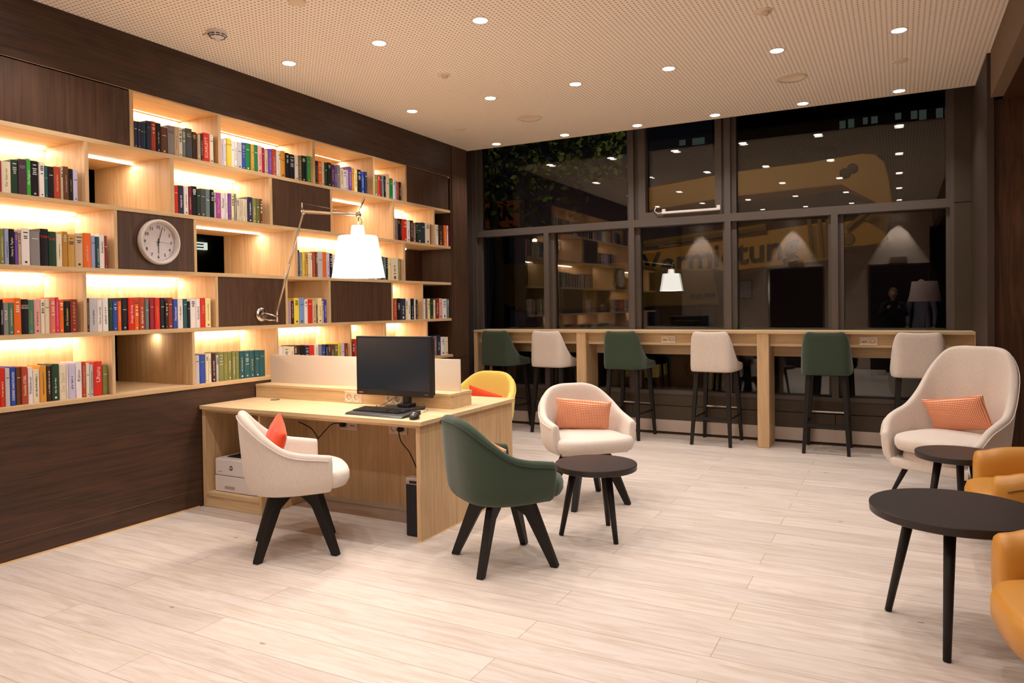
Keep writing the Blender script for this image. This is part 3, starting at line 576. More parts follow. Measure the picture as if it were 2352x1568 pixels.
E1 = Vector((.486, 4.231, 2.172)); A0 = Vector((.085, 4.335, 1.42)); K1 = Vector((1.172, 4.045, 2.085)); TIP = Vector((1.24, 4.033, 2.20))
up_ = (E1-A0).normalized()
MB().tube([A0-L0, E1-L0], .0075, 12).tube([A0-L0, A0+up_*.42-L0], .0095, 12).tube([A0+Vector((.012, -.02, -.0))-L0, A0+up_*.40+Vector((.02, -.012, 0))-L0], .0018, 6).build('lower_arm', ALU, o, smooth=True)
dr = (K1-E1).normalized()
MB().tube([E1-L0, K1-L0], .0095, 12).tube([E1+Vector((0, 0, .012))-L0, K1-dr*.02-L0], .006, 10).build('upper_arm', ALU, o, smooth=True)
MB().tube([E1-L0+Vector((-.01, 0, .0)), E1-L0+Vector((-.018, .004, .075))], .006, 10, r1=.004).lathe([(.0, -.012), (.018, -.012), (.018, .012), (0, .012)], c=E1-L0, n=20, axis='y').tube([E1-L0+Vector((-.018, .004, .07)), K1-L0+Vector((-.06, .01, .02))], .0014, 6).build('elbow_joint', CHROME, o, smooth=True)
MB().lathe([(.0, -.011), (.017, -.011), (.017, .011), (0, .011)], c=K1-L0, n=20, axis='y').tube([K1-L0, TIP-L0], .0055, 10, r1=.007).build('tilt_handle', CHROME, o, smooth=True)
MB().tube([K1-L0, Vector((1.168, 4.05, 2.02))-L0], .004, 8).build('stem', CHROME, o, smooth=True)
MB().tube([K1-L0+Vector((-.02, 0, -.01)), Vector((1.19, 4.05, 2.06))-L0, Vector((1.20, 4.05, 2.03))-L0, Vector((1.18, 4.05, 2.0))-L0], .002, 6).build('flex', BLKP, o, smooth=True)
SCN = Vector((1.157, 4.055, 0))-Vector((L0.x, L0.y, L0.z))
MB().lathe([(.183, 1.648), (.136, 1.925), (.130, 1.936), (.050, 1.941), (.041, 2.010), (.0, 2.012), (0, 2.009), (.038, 2.007), (.047, 1.938), (.129, 1.934), (.134, 1.923), (.181, 1.648)], c=SCN, n=64).build('lamp_shade', SHADEM, o, smooth=True)
L = bpy.data.lights.new('bulb', 'POINT'); L.energy = 26; L.color = (1, .84, .66); L.shadow_soft_size = .05
s = bpy.data.objects.new('bulb', L); COL.objects.link(s); s.parent = o; s.location = SCN+Vector((0, 0, 1.80))

# ------------------------------------------------------------------ seating builders
def cr_(P, n):
    "Catmull-Rom resample of tuples"
    P = [Vector(p) for p in P]; Q = [P[0]*2-P[1]]+P+[P[-1]*2-P[-2]]; out = []
    for k in range(n):
        t = k/(n-1)*(len(P)-1); i = min(int(t), len(P)-2); f = t-i; a, b, c, d = Q[i:i+4]
        out.append(.5*((2*b)+(c-a)*f+(2*a-5*b+4*c-d)*f*f+(3*b-a-3*c+d)*f**3))
    return out
def shell(st, th, zb, zi, lean=.1, tuck=.05, N=41, base=True, zref=.5):
    "wrap-around tub; st = (x, y, rim z) from middle of the back to one arm tip; front is +y"
    half = cr_(st, N//2+1); full = [Vector((-p.x, p.y, p.z)) for p in reversed(half[1:])]+half
    K = len(full); vs = []; fs = []; loops = []; t = th/2; ob = []
    def loop(p, nn, k=1.0, fw=Vector((0, 0, 0))):
        zt_ = p.z
        off = lambda z: lean*(z-zref)
        pr = [(t+off(zb)-tuck, zb), (t+off(zb)-tuck*.35, zb+.025), (t+off(zb+.08), zb+.08), (t+off((zb+zt_)/2), (zb+zt_)/2), (t+off(zt_)*1, zt_-t*1.1), (t*.72+off(zt_), zt_-t*.28), (off(zt_), zt_),
              (-t*.72+off(zt_), zt_-t*.28), (-t+off(zt_), zt_-t*1.1), (-t+off((zi+zt_)/2), (zi+zt_)/2), (-t+off(zi), zi), (-t+off(zi)-.01, zb+.03)]
        cm = sum(a for a, b in pr)/len(pr); cz = sum(b for a, b in pr)/len(pr)
        out = []
        for a, b in pr:
            a = cm+(a-cm)*k; b = cz+(b-cz)*(.7+.3*k) if k < 1 else b
            q = Vector((p.x, p.y, 0))+nn*a+fw; out.append((q.x, q.y, b))
        return out
    nrm = []
    for i, p in enumerate(full):
        a = full[max(0, i-1)]; b = full[min(K-1, i+1)]; tg = Vector((b.x-a.x, b.y-a.y, 0)).normalized(); nrm.append(Vector((tg.y, -tg.x, 0)) if True else None)
    # outward = away from inside centre
    cen = Vector((0, sum(p.y for p in full)/K, 0))
    for i, p in enumerate(full):
        if nrm[i].dot(Vector((p.x, p.y, 0))-cen) < 0: nrm[i] = -nrm[i]
    fwd0 = Vector((full[0].x-full[1].x, full[0].y-full[1].y, 0)).normalized(); fwd1 = Vector((full[-1].x-full[-2].x, full[-1].y-full[-2].y, 0)).normalized()
    L_ = [loop(full[0], nrm[0], .70, fwd0*t*.95), loop(full[0], nrm[0], .93, fwd0*t*.65)]+[loop(p, nrm[i]) for i, p in enumerate(full)]+[loop(full[-1], nrm[-1], .93, fwd1*t*.65), loop(full[-1], nrm[-1], .70, fwd1*t*.95)]
    n = len(L_[0])
    for l in L_: vs += l
    for i in range(len(L_)-1):
        for j in range(n): fs.append((i*n+j, i*n+(j+1) % n, (i+1)*n+(j+1) % n, (i+1)*n+j))
    fs += [tuple(range(n)), tuple(range((len(L_)-1)*n+n-1, (len(L_)-1)*n-1, -1))]
    mb = MB(); mb.add(vs, fs)
    if base:
        K2 = len(L_)//2; b = []
        for i in range(K2):
            l, r = L_[i][11], L_[len(L_)-1-i][11]; b.append((l, r))
        V = []; F = []
        for l, r in b: V += [l, r]
        V2 = [(x, y, zb+.002) for x, y, z in V]; V3 = [(x, y, zb+.07) for x, y, z in V]; q = len(V)
        for i in range(len(b)-1):
            F.append((2*i, 2*i+1, 2*i+3, 2*i+2)); F.append((q+2*i, q+2*i+2, q+2*i+3, q+2*i+1))
        F.append((0, q, q+1, 1)); 
        mb.add(V2+V3, F)
    rim = []
    for i, l in enumerate(L_[2:-2]): rim.append(Vector(l[4])+nrm[i]*.001)
    return mb, rim
def pad(cx, cy, z0, z1, rx, ry, n=3.2, dome=.015, fr=.0, N=64, wide=None):
    lay = [(.80, z0), (.95, z0+.010), (1.0, z0+(z1-z0)*.35), (1.0, z0+(z1-z0)*.7), (.97, z1-.010), (.91, z1-.002), (.7, z1+dome*.6), (.35, z1+dome), (0.02, z1+dome*1.05)]
    vs = []; fs = []
    for s_, z in lay:
        for j in range(N):
            a = 2*math.pi*j/N; c, d = math.cos(a), math.sin(a)
            x = math.copysign(abs(c)**(2/n), c)*rx*s_; y = math.copysign(abs(d)**(2/n), d)*ry*s_
            if y < 0: x *= 1+fr*y/ry
            if wide:
                q = min(1, max(0, (cy+y-wide[0])/(wide[1]-wide[0]))); x *= 1+wide[2]*q*q*(3-2*q)
            vs.append((cx+x, cy+y, z))
    for i in range(len(lay)-1):
        for j in range(N): fs.append((i*N+j, i*N+(j+1) % N, (i+1)*N+(j+1) % N, (i+1)*N+j))
    fs += [tuple(range(N-1, -1, -1)), tuple(range((len(lay)-1)*N, len(lay)*N))]
    return MB().add(vs, fs)
def swivel_legs(o, ang, mat=BLACKW, r=.305, zt_=.366):
    for k in range(4):
        a = ang+k*math.pi/2; prof = [(0, zt_), (.165, zt_), (.195, zt_-.03), (r+.020, .008), (r+.016, 0), (r-.020, 0), (r-.024, .008), (.138, zt_-.095), (.06, zt_-.05), (0, zt_-.05)]
        w = .019; vs = [];
        for s_ in (-w, w):
            for p, z in prof:
                ww = s_*(1 if p > .1 else .9); vs.append((p*math.cos(a)-ww*math.sin(a), p*math.sin(a)+ww*math.cos(a), z))
        n = len(prof); fs = [tuple(range(n)), tuple(range(2*n-1, n-1, -1))]+[(i, i+n, (i+1) % n+n, (i+1) % n) for i in range(n)]
        MB().add(vs, fs).build('leg', mat, o, bevel=.003)
    MB().lathe([(0, zt_), (.13, zt_), (.13, zt_+.012), (0, zt_+.012)], n=32).build('swivel_plate', BLACKW, o)
TUB = [(0, -.275, .838), (.10, -.272, .836), (.19, -.248, .805), (.262, -.18, .725), (.296, -.095, .655), (.306, -.005, .625), (.303, .075, .612), (.297, .145, .600)]
def tub_chair(name, lab, mat, loc, face, legang, group, piping=None):
    "face: heading of the front, degrees anticlockwise from +y"
    o = thing(name, lab, 'armchair', (loc[0], loc[1], 0), math.radians(face), group)
    mb, rim = shell(TUB, .060, .368, .44, lean=.075, tuck=.045, zref=.60)
    mb.build('backrest', mat, o, smooth=True, sub=1)
    pb = MB().tube(rim, .0035, 6)
    pb.build('piping', piping or mat, o, smooth=True)
    pad(0, .02, .388, .497, .262, .285, n=3.0, dome=.012, fr=.12, wide=(.125, .185, .18)).build('seat', mat, o, smooth=True)
    swivel_legs(o, math.radians(legang-face))
    return o
def pillow(name, lab, mat, w, h, t, loc, rot, group=None, soft=.05):
    N = 22; vs = []; fs = []; uv = []
    for side in (1, -1):
        for i in range(N+1):
            for j in range(N+1):
                a = -1+2*i/N; b = -1+2*j/N
                e = max(0, (1-a*a))**.42*max(0, (1-b*b))**.42
                x = w/2*a*(1-soft*(1-b*b)); z = h/2*b*(1-soft*1.3*(1-a*a)); wr = math.sin(a*9+b*4)*.0015*e+math.sin(b*14-a*3)*.0012*e
                vs.append((x, side*(t/2*e+wr), z))
    n = (N+1)*(N+1)
    for s_ in (0, 1):
        for i in range(N):
            for j in range(N):
                q = (s_*n+i*(N+1)+j, s_*n+i*(N+1)+j+1, s_*n+(i+1)*(N+1)+j+1, s_*n+(i+1)*(N+1)+j); fs.append(q if s_ else q[::-1])
    mb = MB().add(vs, fs); o = mb.build(name, mat, None, smooth=True)
    ul = o.data.uv_layers.new(name='UV')
    for lp_ in o.data.loops:
        v = o.data.vertices[lp_.vertex_index].co; ul.data[lp_.index].uv = (v.x+1, v.z+1)
    o.location = loc; o.rotation_euler = rot; tag(o, lab, 'cushion', group)
    md = o.modifiers.new('weld', 'WELD'); md.merge_threshold = .0008
    return o
R = math.radians
AC = (1.31, 3.26); BC = (2.535, 3.61); CC = (2.485, 4.98); YCC = (1.17, 5.62)
tub_chair('tub_armchair', 'cream tub armchair pulled up to the desk front, orange cushion inside', CREAM, AC, -39.5, 0, 'low swivel tub armchairs')
tub_chair('tub_armchair', 'dark green tub armchair at the outer corner of the desk', GREEN, BC, -36, 5, 'low swivel tub armchairs', M('green piping', '2c382f', .8))
tub_chair('tub_armchair', 'cream tub armchair facing the camera behind the small round table', CREAM, CC, 180+44, 5, 'low swivel tub armchairs')
tub_chair('tub_armchair', 'yellow tub armchair behind the desk, only its backrest showing', YELL, YCC, 178, 30, 'low swivel tub armchairs')
def local(c, face, x, y, z):
    a = R(face); return (c[0]+x*math.cos(a)-y*math.sin(a), c[1]+x*math.sin(a)+y*math.cos(a), z)
pillow('cushion', 'plain orange cushion leaning in the cream armchair at the desk', ORANGE, .34, .24, .10, local(AC, -39.5, .02, -.115, .655), (R(-20), R(14), R(-39.5)), 'plain orange cushions', .06)
pillow('cushion', 'red patterned cushion half hidden in the green armchair', HOUND, .34, .20, .09, local(BC, -36, .03, -.11, .592), (R(-20), R(6), R(-36)), 'patterned lumbar cushions')
pillow('cushion', 'orange and cream checked cushion on the armchair behind the small round table', HOUND, .41, .255, .13, local(CC, 224, -.02, -.115, .612), (R(-18), R(-5), R(180+22)), 'patterned lumbar cushions')
pillow('cushion', 'orange cushion peeking over the desk in the yellow armchair', ORANGE, .36, .22, .09, local(YCC, 178, .0, -.15, .575), (R(-18), R(-14), R(178)), 'plain orange cushions')

# bar stools along the counter
STW = [(0, -.03, 1.145), (.09, -.03, 1.147), (.170, -.024, 1.145), (.196, .03, 1.02), (.203, .10, .925), (.207, .19, .855), (.206, .30, .835), (.20, .385, .825)]
def bar_stool(lab, mat, x, y, rz=0):
    o = thing('bar_stool', lab, 'bar stool', (x, y, 0), R(rz), 'bar stools at the window counter')
    mb, rim = shell(STW, .042, .735, .80, lean=-.02, tuck=.012, zref=.9); mb.build('backrest', mat, o, smooth=True, sub=1)
    pad(0, .19, .765, .842, .176, .215, n=4, dome=.012).build('seat', mat, o, smooth=True)
    for sx in (-1, 1):
        for (yt_, yb_) in ((.03, -.035), (.37, .425)):
            a = (sx*.155, yt_, .745); b = (sx*.195, yb_, 0); vs = []
            for (c, w) in ((b, .015), (a, .023)):
                vs += [(c[0]-w, c[1]-w, c[2]), (c[0]+w, c[1]-w, c[2]), (c[0]+w, c[1]+w, c[2]), (c[0]-w, c[1]+w, c[2])]
            MB().add(vs, [(0, 3, 2, 1), (4, 5, 6, 7), (0, 1, 5, 4), (1, 2, 6, 5), (2, 3, 7, 6), (3, 0, 4, 7)]).build('leg', BLACKW, o, bevel=.003)
    k = .27/.745
    def at(sx, yt_, yb_, z): f = z/.745; return Vector((sx*(.195-.04*f), yb_+(yt_-yb_)*f, z))
    MB().box(-.165, .165, -.022, -.002, .255, .285).build('stretcher', BLACKW, o)
    for sx in (-1, 1): MB().tube([at(sx, .03, -.035, .27), at(sx, .37, .425, .27)], .011, 4).build('stretcher', BLACKW, o)
    p = at(1, .37, .425, .345); MB().box(-p.x+.012, p.x-.012, p.y-.012, p.y+.010, .338, .352).build('foot_rail', CHROME, o)
SXY = [(.365, GREEN, 'dark green bar stool nearest the bookshelf, behind the yellow armchair', -6), (1.02, CREAM, 'cream bar stool between the first green stool and the first counter leg', -6), (1.895, GREEN, 'dark green bar stool in the middle, beside a white wall socket', -5),
       (2.835, CREAM, 'cream bar stool left of the second oak counter leg', -3), (3.90, GREEN, 'dark green bar stool right of the second oak counter leg', 1), (4.665, CREAM, 'cream bar stool partly hidden by the high-backed armchair', 1)]
for x, mt, lb, rz in SXY: bar_stool(lb, mt, x, 7.45, rz)

# window counter
o = thing('window_counter', 'long oak counter running along the dark windows', 'counter', (0, 0, 0))
cx0, cx1 = .012, 5.14; CYF = 7.53; CZT = 1.153
MB().box(cx0, cx1, CYF, YW-.015, CZT-.026, CZT).build('worktop', OAKX, o, bevel=.0015)
MB().box(cx0, cx1, CYF+.09, CYF+.112, 1.0, CZT-.027).build('front_apron', OAKX, o)
MB().box(cx0, cx1, YW-.06, YW-.04, .885, CZT-.027).build('rear_apron', OAKX, o)
for xl in (U(1323, 768, y=CYF).x, U(1738, 768, y=CYF).x, cx1-.045, cx0):
    w = .045 if xl in (cx1-.045, cx0) else .112
    MB().box(xl, xl+w, CYF+.004, YW-.03, .002, CZT-.027).build('leg', OAKV, o, bevel=.002)
def socket(nm, lab, c, ax, n=2, sz=.081, group=None, usb=0, cat='socket', mat=WHP2, blank=None):
    "flush frame with n square inserts; ax = direction of the row, faces -y"
    o = thing(nm, lab, cat, c, 0, group); W_ = .071*n+.012
    MB().box(-W_/2, W_/2, -.009, 0, -.041, .041).build('frame', mat, o, bevel=.0015)
    for k in range(n):
        x = -W_/2+.006+.071*(k+.5)
        if blank == k:
            ib = MB().box(x-.034, x+.034, -.0115, -.009, -.034, .034).build('usb_insert', mat, o, bevel=.001)
            MB().box(x-.016, x-.003, -.0122, -.0116, -.012, -.004).box(x+.003, x+.016, -.0122, -.0116, -.012, -.004).build('usb_port', INK, ib)
        else:
            q = Vector((x, 0, 0))
            ib = MB().lathe([(.034, -.0115), (.0205, -.0115), (.0195, -.006), (0, -.004)], c=q, n=28, axis='y').build('socket_insert', mat, o, smooth=True)
            MB().lathe([(0, -.0075), (.0026, -.0075)], c=q+Vector((-.0095, 0, 0)), n=10, axis='y').lathe([(0, -.0075), (.0026, -.0075)], c=q+Vector((.0095, 0, 0)), n=10, axis='y').lathe([(.0185, -.0090), (.0198, -.0118)], c=q, n=24, axis='y').build('contacts', INK, ib)
    return o
for u, lb in ((1535.5, 'pale double socket on the counter apron near the middle green stool'), (1995, 'pale double socket on the counter apron between the right two stools'), ):
    p = U(u, 778, y=CYF+.09); socket('wall_socket', lb, (p.x, CYF+.09, 1.062), 0, 2, group='sockets on the counter apron', blank=0)
# window opener
a, b = U(1521, 489, y=YW-.01), U(1655, 482, y=YW-.01)
o = thing('window_actuator', 'slim white motor bar opening the upper middle window', 'window opener', (a.x, YW, a.z), 0)
MB().box(0, b.x-a.x, -.03, -.005, -.012, .012).build('motor_bar', WHP, o, bevel=.003)
for q in (.02, b.x-a.x-.02): MB().box(q-.018, q+.018, -.026, 0, -.006, .04).build('bracket', WHP, o)
MB().tube([(0, -.015, 0), (-.05, -.01, -.005), (-.09, -.006, .03), (-.07, -.004, .07)], .005, 6).build('cable', WHP, o, smooth=True)

# ------------------------------------------------------------------ round tables
def round_table(lab, cx, cy, zt_, r, feet, group='round black side tables'):
    o = thing('side_table', lab, 'side table', (cx, cy, 0), 0, group)
    MB().lathe([(0, zt_-.037), (r-.008, zt_-.037), (r-.002, zt_-.034), (r, zt_-.004), (r-.002, zt_), (0, zt_)], n=96).build('tabletop', TOPM, o)
    for fx, fy in feet:
        dx, dy = fx-cx, fy-cy; MB().tube([(dx, dy, 0.003), (dx*.62, dy*.62, zt_-.037)], .015, 16, r1=.0235).build('leg', BLACKW, o, smooth=True)
    return o
round_table('small round dark table in front of the cream armchair, room centre', 2.85, 4.235, .457, .252, [(2.644, 4.157), (2.835, 4.477), (3.008, 4.145)])
round_table('largest round black table, in the right foreground', 4.722, 3.635, .548, .333, [(4.462, 3.785), (4.675, 3.345), (4.97, 3.78)])
round_table('round dark table between the high-backed and ochre armchairs', 4.83, 5.30, .488, .236, [(4.95, 5.17), (4.86, 5.48), (4.66, 5.22)])

# ------------------------------------------------------------------ high-backed armchair
HB = (4.83, 6.03); HF = 180-32
o = thing('lounge_armchair', 'cream high-backed wing armchair with checked cushion, right of the bar stools', 'armchair', (*HB, 0), R(HF))
HBS = [(0, -.315, 1.095), (.12, -.312, 1.095), (.20, -.285, 1.06), (.262, -.24, .945), (.305, -.16, .785), (.34, -.05, .67), (.355, .08, .625), (.35, .19, .58), (.33, .27, .49)]
mb, rim = shell(HBS, .062, .235, .38, lean=.10, tuck=.11, zref=.6, N=49); mb.build('backrest', CREAM, o, smooth=True, sub=1)
MB().tube(rim, .004, 6).build('piping', M('pale piping', 'e2d2c4', .8), o, smooth=True)
pad(0, .035, .365, .475, .302, .315, n=2.8, dome=.022, fr=.15).build('seat', CREAM, o, smooth=True)
pad(0, .0, .225, .36, .28, .28, n=2.6, dome=.0, fr=.15).build('seat_base', CREAM, o, smooth=True)
for sx, sy in ((-1, 1), (1, 1), (-1, -1), (1, -1)):
    MB().tube([(sx*.29, sy*.27, 0.003), (sx*.20, sy*.19, .25)], .011, 14, r1=.02).build('leg', BLACKW, o, smooth=True)
pillow('cushion', 'orange and cream checked cushion on the high-backed armchair', HOUND, .44, .27, .11, local(HB, HF, .02, -.13, .61), (R(-20), R(10), R(HF)), 'patterned lumbar cushions')

# ochre leather armchairs
OCS = [(0, -.34, .80), (.14, -.34, .80), (.25, -.31, .76), (.32, -.22, .65), (.345, -.08, .615), (.35, .08, .61), (.345, .2, .60), (.34, .27, .58)]
def leather_chair(lab, c, face, legang):
    o = thing('leather_armchair', lab, 'armchair', (*c, 0), R(face), 'ochre leather armchairs')
    mb, rim = shell(OCS, .135, .27, .38, lean=.03, tuck=.05, zref=.5); mb.build('backrest', LEATHER, o, smooth=True, sub=1)
    MB().tube(rim, .003, 6).build('seam', M('seam', '5d3a1c', .7), o, smooth=True)
    pad(0, .07, .30, .445, .272, .335, n=3.4, dome=.02, fr=.05).build('seat', LEATHER, o, smooth=True)
    pad(0, .02, .22, .31, .24, .26, n=2.6, dome=0).build('seat_base', LEATHER, o, smooth=True)
    MB().tube([(0, 0, .05), (0, 0, .24)], .025, 16).build('swivel_column', BLKP, o, smooth=True)
    for k in range(4):
        a = R(legang-face)+k*math.pi/2; d = Vector((math.cos(a), math.sin(a), 0)); MB().tube([d*.0+Vector((0, 0, .07)), d*.24+Vector((0, 0, .06)), d*.285+Vector((0, 0, .052)), d*.30+Vector((0, 0, .003))], .016, 8).build('foot', BLKP, o, smooth=True)
leather_chair('ochre leather armchair beside the two right-hand tables, farther of the pair', (5.23, 4.62), 92, 45)
leather_chair('ochre leather armchair cut by the right picture edge, nearest the camera', (5.20, 2.93), 99, 20)

# dim floor lamp whose shade just enters the right edge
o = thing('floor_lamp', 'floor lamp with a pale pink unlit shade at the right picture edge', 'lamp', (4.915, 1.0, 0))
zb_ = U(2338, 716, y=1.0).z
MB().lathe([(.262, zb_), (.205, zb_+.36), (.203, zb_+.36), (.260, zb_)], n=64).build('lamp_shade', M('pink shade', 'd9bcb8', .8), o, smooth=True)
MB().tube([(.0, 0, .02), (0, 0, zb_+.3)], .010, 12).build('pole', CHROME, o, smooth=True)
MB().lathe([(0, 0.001), (.15, 0.001), (.15, .012), (.02, .024), (0, .024)], n=48).build('base', CHROME, o, smooth=True)
MB().tube([(-.205, 0, zb_+.34), (.205, 0, zb_+.34)], .003).build('spider', CHROME, o)

# ------------------------------------------------------------------ desk
DX1, DYF, DYB = 1.957, 3.64, 4.87
o = thing('desk', 'oak computer desk built out from the bookshelf wall with a raised cable box', 'desk', (0, 0, 0))
MB().box(.008, DX1, DYF, DYB, .714, .74).build('desktop', OAKX, o, bevel=.0015)
MB().box(1.905, 1.935, DYF+.022, DYB-.01, .002, .7135).build('side_panel', OAKV, o, bevel=.001)
MB().box(1.903, 1.938, DYF+.02, DYB-.008, 0.0005, .006).build('edge_strip', M('pale edging', 'f0cf9c', .5), o)
MB().box(.008, .026, DYF+.022, DYB-.01, .002, .7135).box(.0265, .045, DYF+.022, 4.11, .002, .7135).build('side_panel', OAKV, o, bevel=.001)
MB().box(.574, .594, DYF+.022, 4.11, .002, .7135).build('divider', OAKV, o, bevel=.001)
MB().box(.0455, .5735, DYF+.02, 4.11, .086, .110).box(.0455, .5735, DYF+.028, DYF+.045, .002, .0855).build('bottom_shelf', OAKX, o)
MB().box(.0455, 1.9045, 4.112, 4.13, .055, .7135).build('back_panel', OAKV, o)
MB().box(.0455, 1.9045, DYF+.024, DYF+.04, .695, .7135).build('front_rail', OAKX, o)
BY = 4.17
MB().box(.008, 1.832, BY+.003, 4.445, .7405, .823).build('cable_box', OAKX, o, bevel=.001)
MB().box(.008, 1.836, BY, 4.45, .8235, .843).build('box_lid', OAKX, o, bevel=.001)
MB().lathe([(.028, 0), (.034, 0), (.034, .003), (.026, .003), (.026, .0)], c=(.291, 4.098, .7402), n=28).build('grommet', BLKP, o, smooth=True)
tag(MB().box(.012, 1.815, 4.328, 4.336, .8435, 1.067).build('desk_screen', FROST, bevel=.001), 'frosted acrylic privacy screen standing on the raised desk box', 'privacy screen')
def place_socket(u, v, yp, lb, n=2, blank=None, usb=0, mat=WHP2, grp=None):
    p = U(u, v, y=yp); return socket('wall_socket', lb, (p.x, yp, p.z), 0, n, blank=blank, mat=mat, group=grp), p
place_socket(812.5, 912, BY+.002, 'pale double power socket on the raised desk box, left of the monitor')
place_socket(906, 916, BY+.002, 'pale power socket on the desk box half behind the monitor foot')
_, pA = place_socket(683, 966, 4.111, 'pale double socket under the desk top on the left')
_, pB = place_socket(803, 974, 4.111, 'pale double socket with data ports under the middle of the desk', blank=1)
_, pC = place_socket(915, 983, 4.111, 'pale double socket with a black plug under the desk, right side')
def plug(p, dx, lb, pts):
    o = thing('power_cable', lb, 'cable', (p.x+dx, 4.10, p.z))
    MB().lathe([(.0, -.045), (.012, -.042), (.019, -.03), (.019, 0), (0, 0)], n=20, axis='y').build('plug', BLKP, o, smooth=True)
    mp = [Vector(q)-o.location for q in pts]; q = cr_([(*v,) for v in mp], 24); MB().tube(q, .004, 8).build('cord', BLKP, o, smooth=True)
def up_(u, v, y): return tuple(U(u, v, y=y))
P0, P1, P2 = up_(680, 966, 4.05), up_(731, 1007, 4.02), up_(786, 971, 4.05)
plug(pA, -.012, 'black cable plugged in under the desk on the left, looping down to a point', [P0, up_(700, 975, 4.0), up_(716, 985, 4.0), P1])
plug(pB, -.04, 'black cable plugged in under the middle of the desk, sagging left', [P2, up_(765, 973, 4.0), up_(750, 985, 4.0), P1])
plug(pC, .036, 'black cable running from the right under-desk socket down to the computer', [up_(924, 982, 4.05), up_(916, 990, 4.0), up_(922, 1015, 4.0), up_(940, 1038, 4.0), up_(957, 1075, 4.0)])

# monitor, keyboard, mouse
mx0, mx1, my, mz0, mz1 = 1.132, 1.768, 4.045, .828, 1.238
o = thing('computer_monitor', 'black computer monitor with dark screen on the desk', 'monitor', (0, 0, 0))
MB().box(mx0, mx1, my, my+.022, mz0, mz1).build('bezel', BLKP, o, bevel=.004)
MB().prism([(mx0+.01, mz0+.01), (mx1-.01, mz0+.01), (mx1-.01, mz1-.01), (mx0+.01, mz1-.01)], my+.022, my+.06, 'y').box(mx0+.1, mx1-.1, my+.06, my+.075, mz0+.08, mz1-.08).build('rear_housing', BLKP, o, bevel=.01)
MB().box(mx0+.018, mx1-.018, my-.0012, my-.0004, mz0+.040, mz1-.016).build('screen', SCREEN, o)
MB().box(mx0+.022, mx0+.058, my-.0012, my-.0004, mz0+.012, mz0+.022).build('badge', RED, o)
text_mb('lenovo', .011, (mx0+.040, my-.0013, mz0+.0165), (1, 0, 0), (0, 0, 1), depth=.0002).build('badge_lettering', M('badge print', 'e8b8b0', .5), o)
MB().box(mx1-.06, mx1-.028, my-.0012, my-.0004, mz0+.016, mz0+.023).build('logo_bar', GREYP, o)
MB().box(1.49, 1.545, my+.05, my+.085, .76, .95).build('stand_column', BLKP, o, bevel=.005)
MB().prism([(1.36, 4.02), (1.62, 4.02), (1.67, 4.10), (1.64, 4.155), (1.40, 4.155), (1.35, 4.10)], .7405, .752, 'z').box(1.47, 1.565, 4.06, 4.15, .752, .775).build('stand_base', BLKP, o, bevel=.004)
MB().tube(cr_([(1.52, 4.10, .87), (1.45, 4.0, .80), (1.38, 3.97, .757), (1.33, 4.02, .76), (1.36, 3.96, .758), (1.40, 3.915, .756)], 30), .0022, 6).build('cable', BLKP, o, smooth=True)
o = thing('keyboard', 'black computer keyboard with palm rest on the desk', 'keyboard', (1.545, 3.80, .7405), R(-2))
MB().prism([(-.10, 0), (-.085, .012), (-.045, .016), (.10, .026), (.102, 0)], -.235, .235, 'x').build('body', BLKP, o, bevel=.002)
def key_z(y): return .0165+(y+.045)*.07
kn = 0
for r_ in range(6):
    x = -.222; yk = -.034+r_*.0215
    widths = [.0172]*21 if r_ else [.024, .02, .02, .10, .02, .02, .024]+[.0172]*8
    for q, w in enumerate(widths):
        if x+w > .224: break
        if r_ and q in (14, 17): x += .008
        if kn < 99: MB().box(x+.001, x+w-.001, yk, yk+.0175, key_z(yk), key_z(yk)+.008).build('key', KEYM, o); kn += 1
        else:
            if kn == 99: rest = MB()
            kn += 1; rest.box(x+.001, x+w-.001, yk, yk+.0175, key_z(yk), key_z(yk)+.008)
        x += w+.0012
rk = rest.build('upper_keys', KEYM, o); rk['kind'] = 'stuff'
o = thing('computer_mouse', 'black and silver computer mouse at the right of the keyboard', 'mouse', (1.845, 3.735, .7405), R(28))
vs = []; fs = []; N = 24; Lm = [(1, 0), (1.02, .008), (.96, .018), (.78, .028), (.45, .034), (.02, .036)]
for s_, z in Lm:
    for j in range(N):
        a = 2*math.pi*j/N; vs.append((math.cos(a)*.031*s_, math.sin(a)*.056*s_-(1-s_)*.012, z))
for i in range(len(Lm)-1):
    for j in range(N): fs.append((i*N+j, i*N+(j+1) % N, (i+1)*N+(j+1) % N, (i+1)*N+j))
fs.append(tuple(range(N-1, -1, -1))); fs.append(tuple(range((len(Lm)-1)*N, len(Lm)*N)))
MB().add(vs, fs).build('shell', BLKP, o, smooth=True)
MB().add([(x*.62, y*.55+.018, z*.6+.0165) for x, y, z in vs], fs).build('buttons', ALU, o, smooth=True)
MB().tube(cr_([(0, .055, .01), (.02, .09, .006), (-.03, .13, .004), (.06, .20, .02), (.02, .26, .06)], 20), .0015, 6).build('cord', BLKP, o, smooth=True)

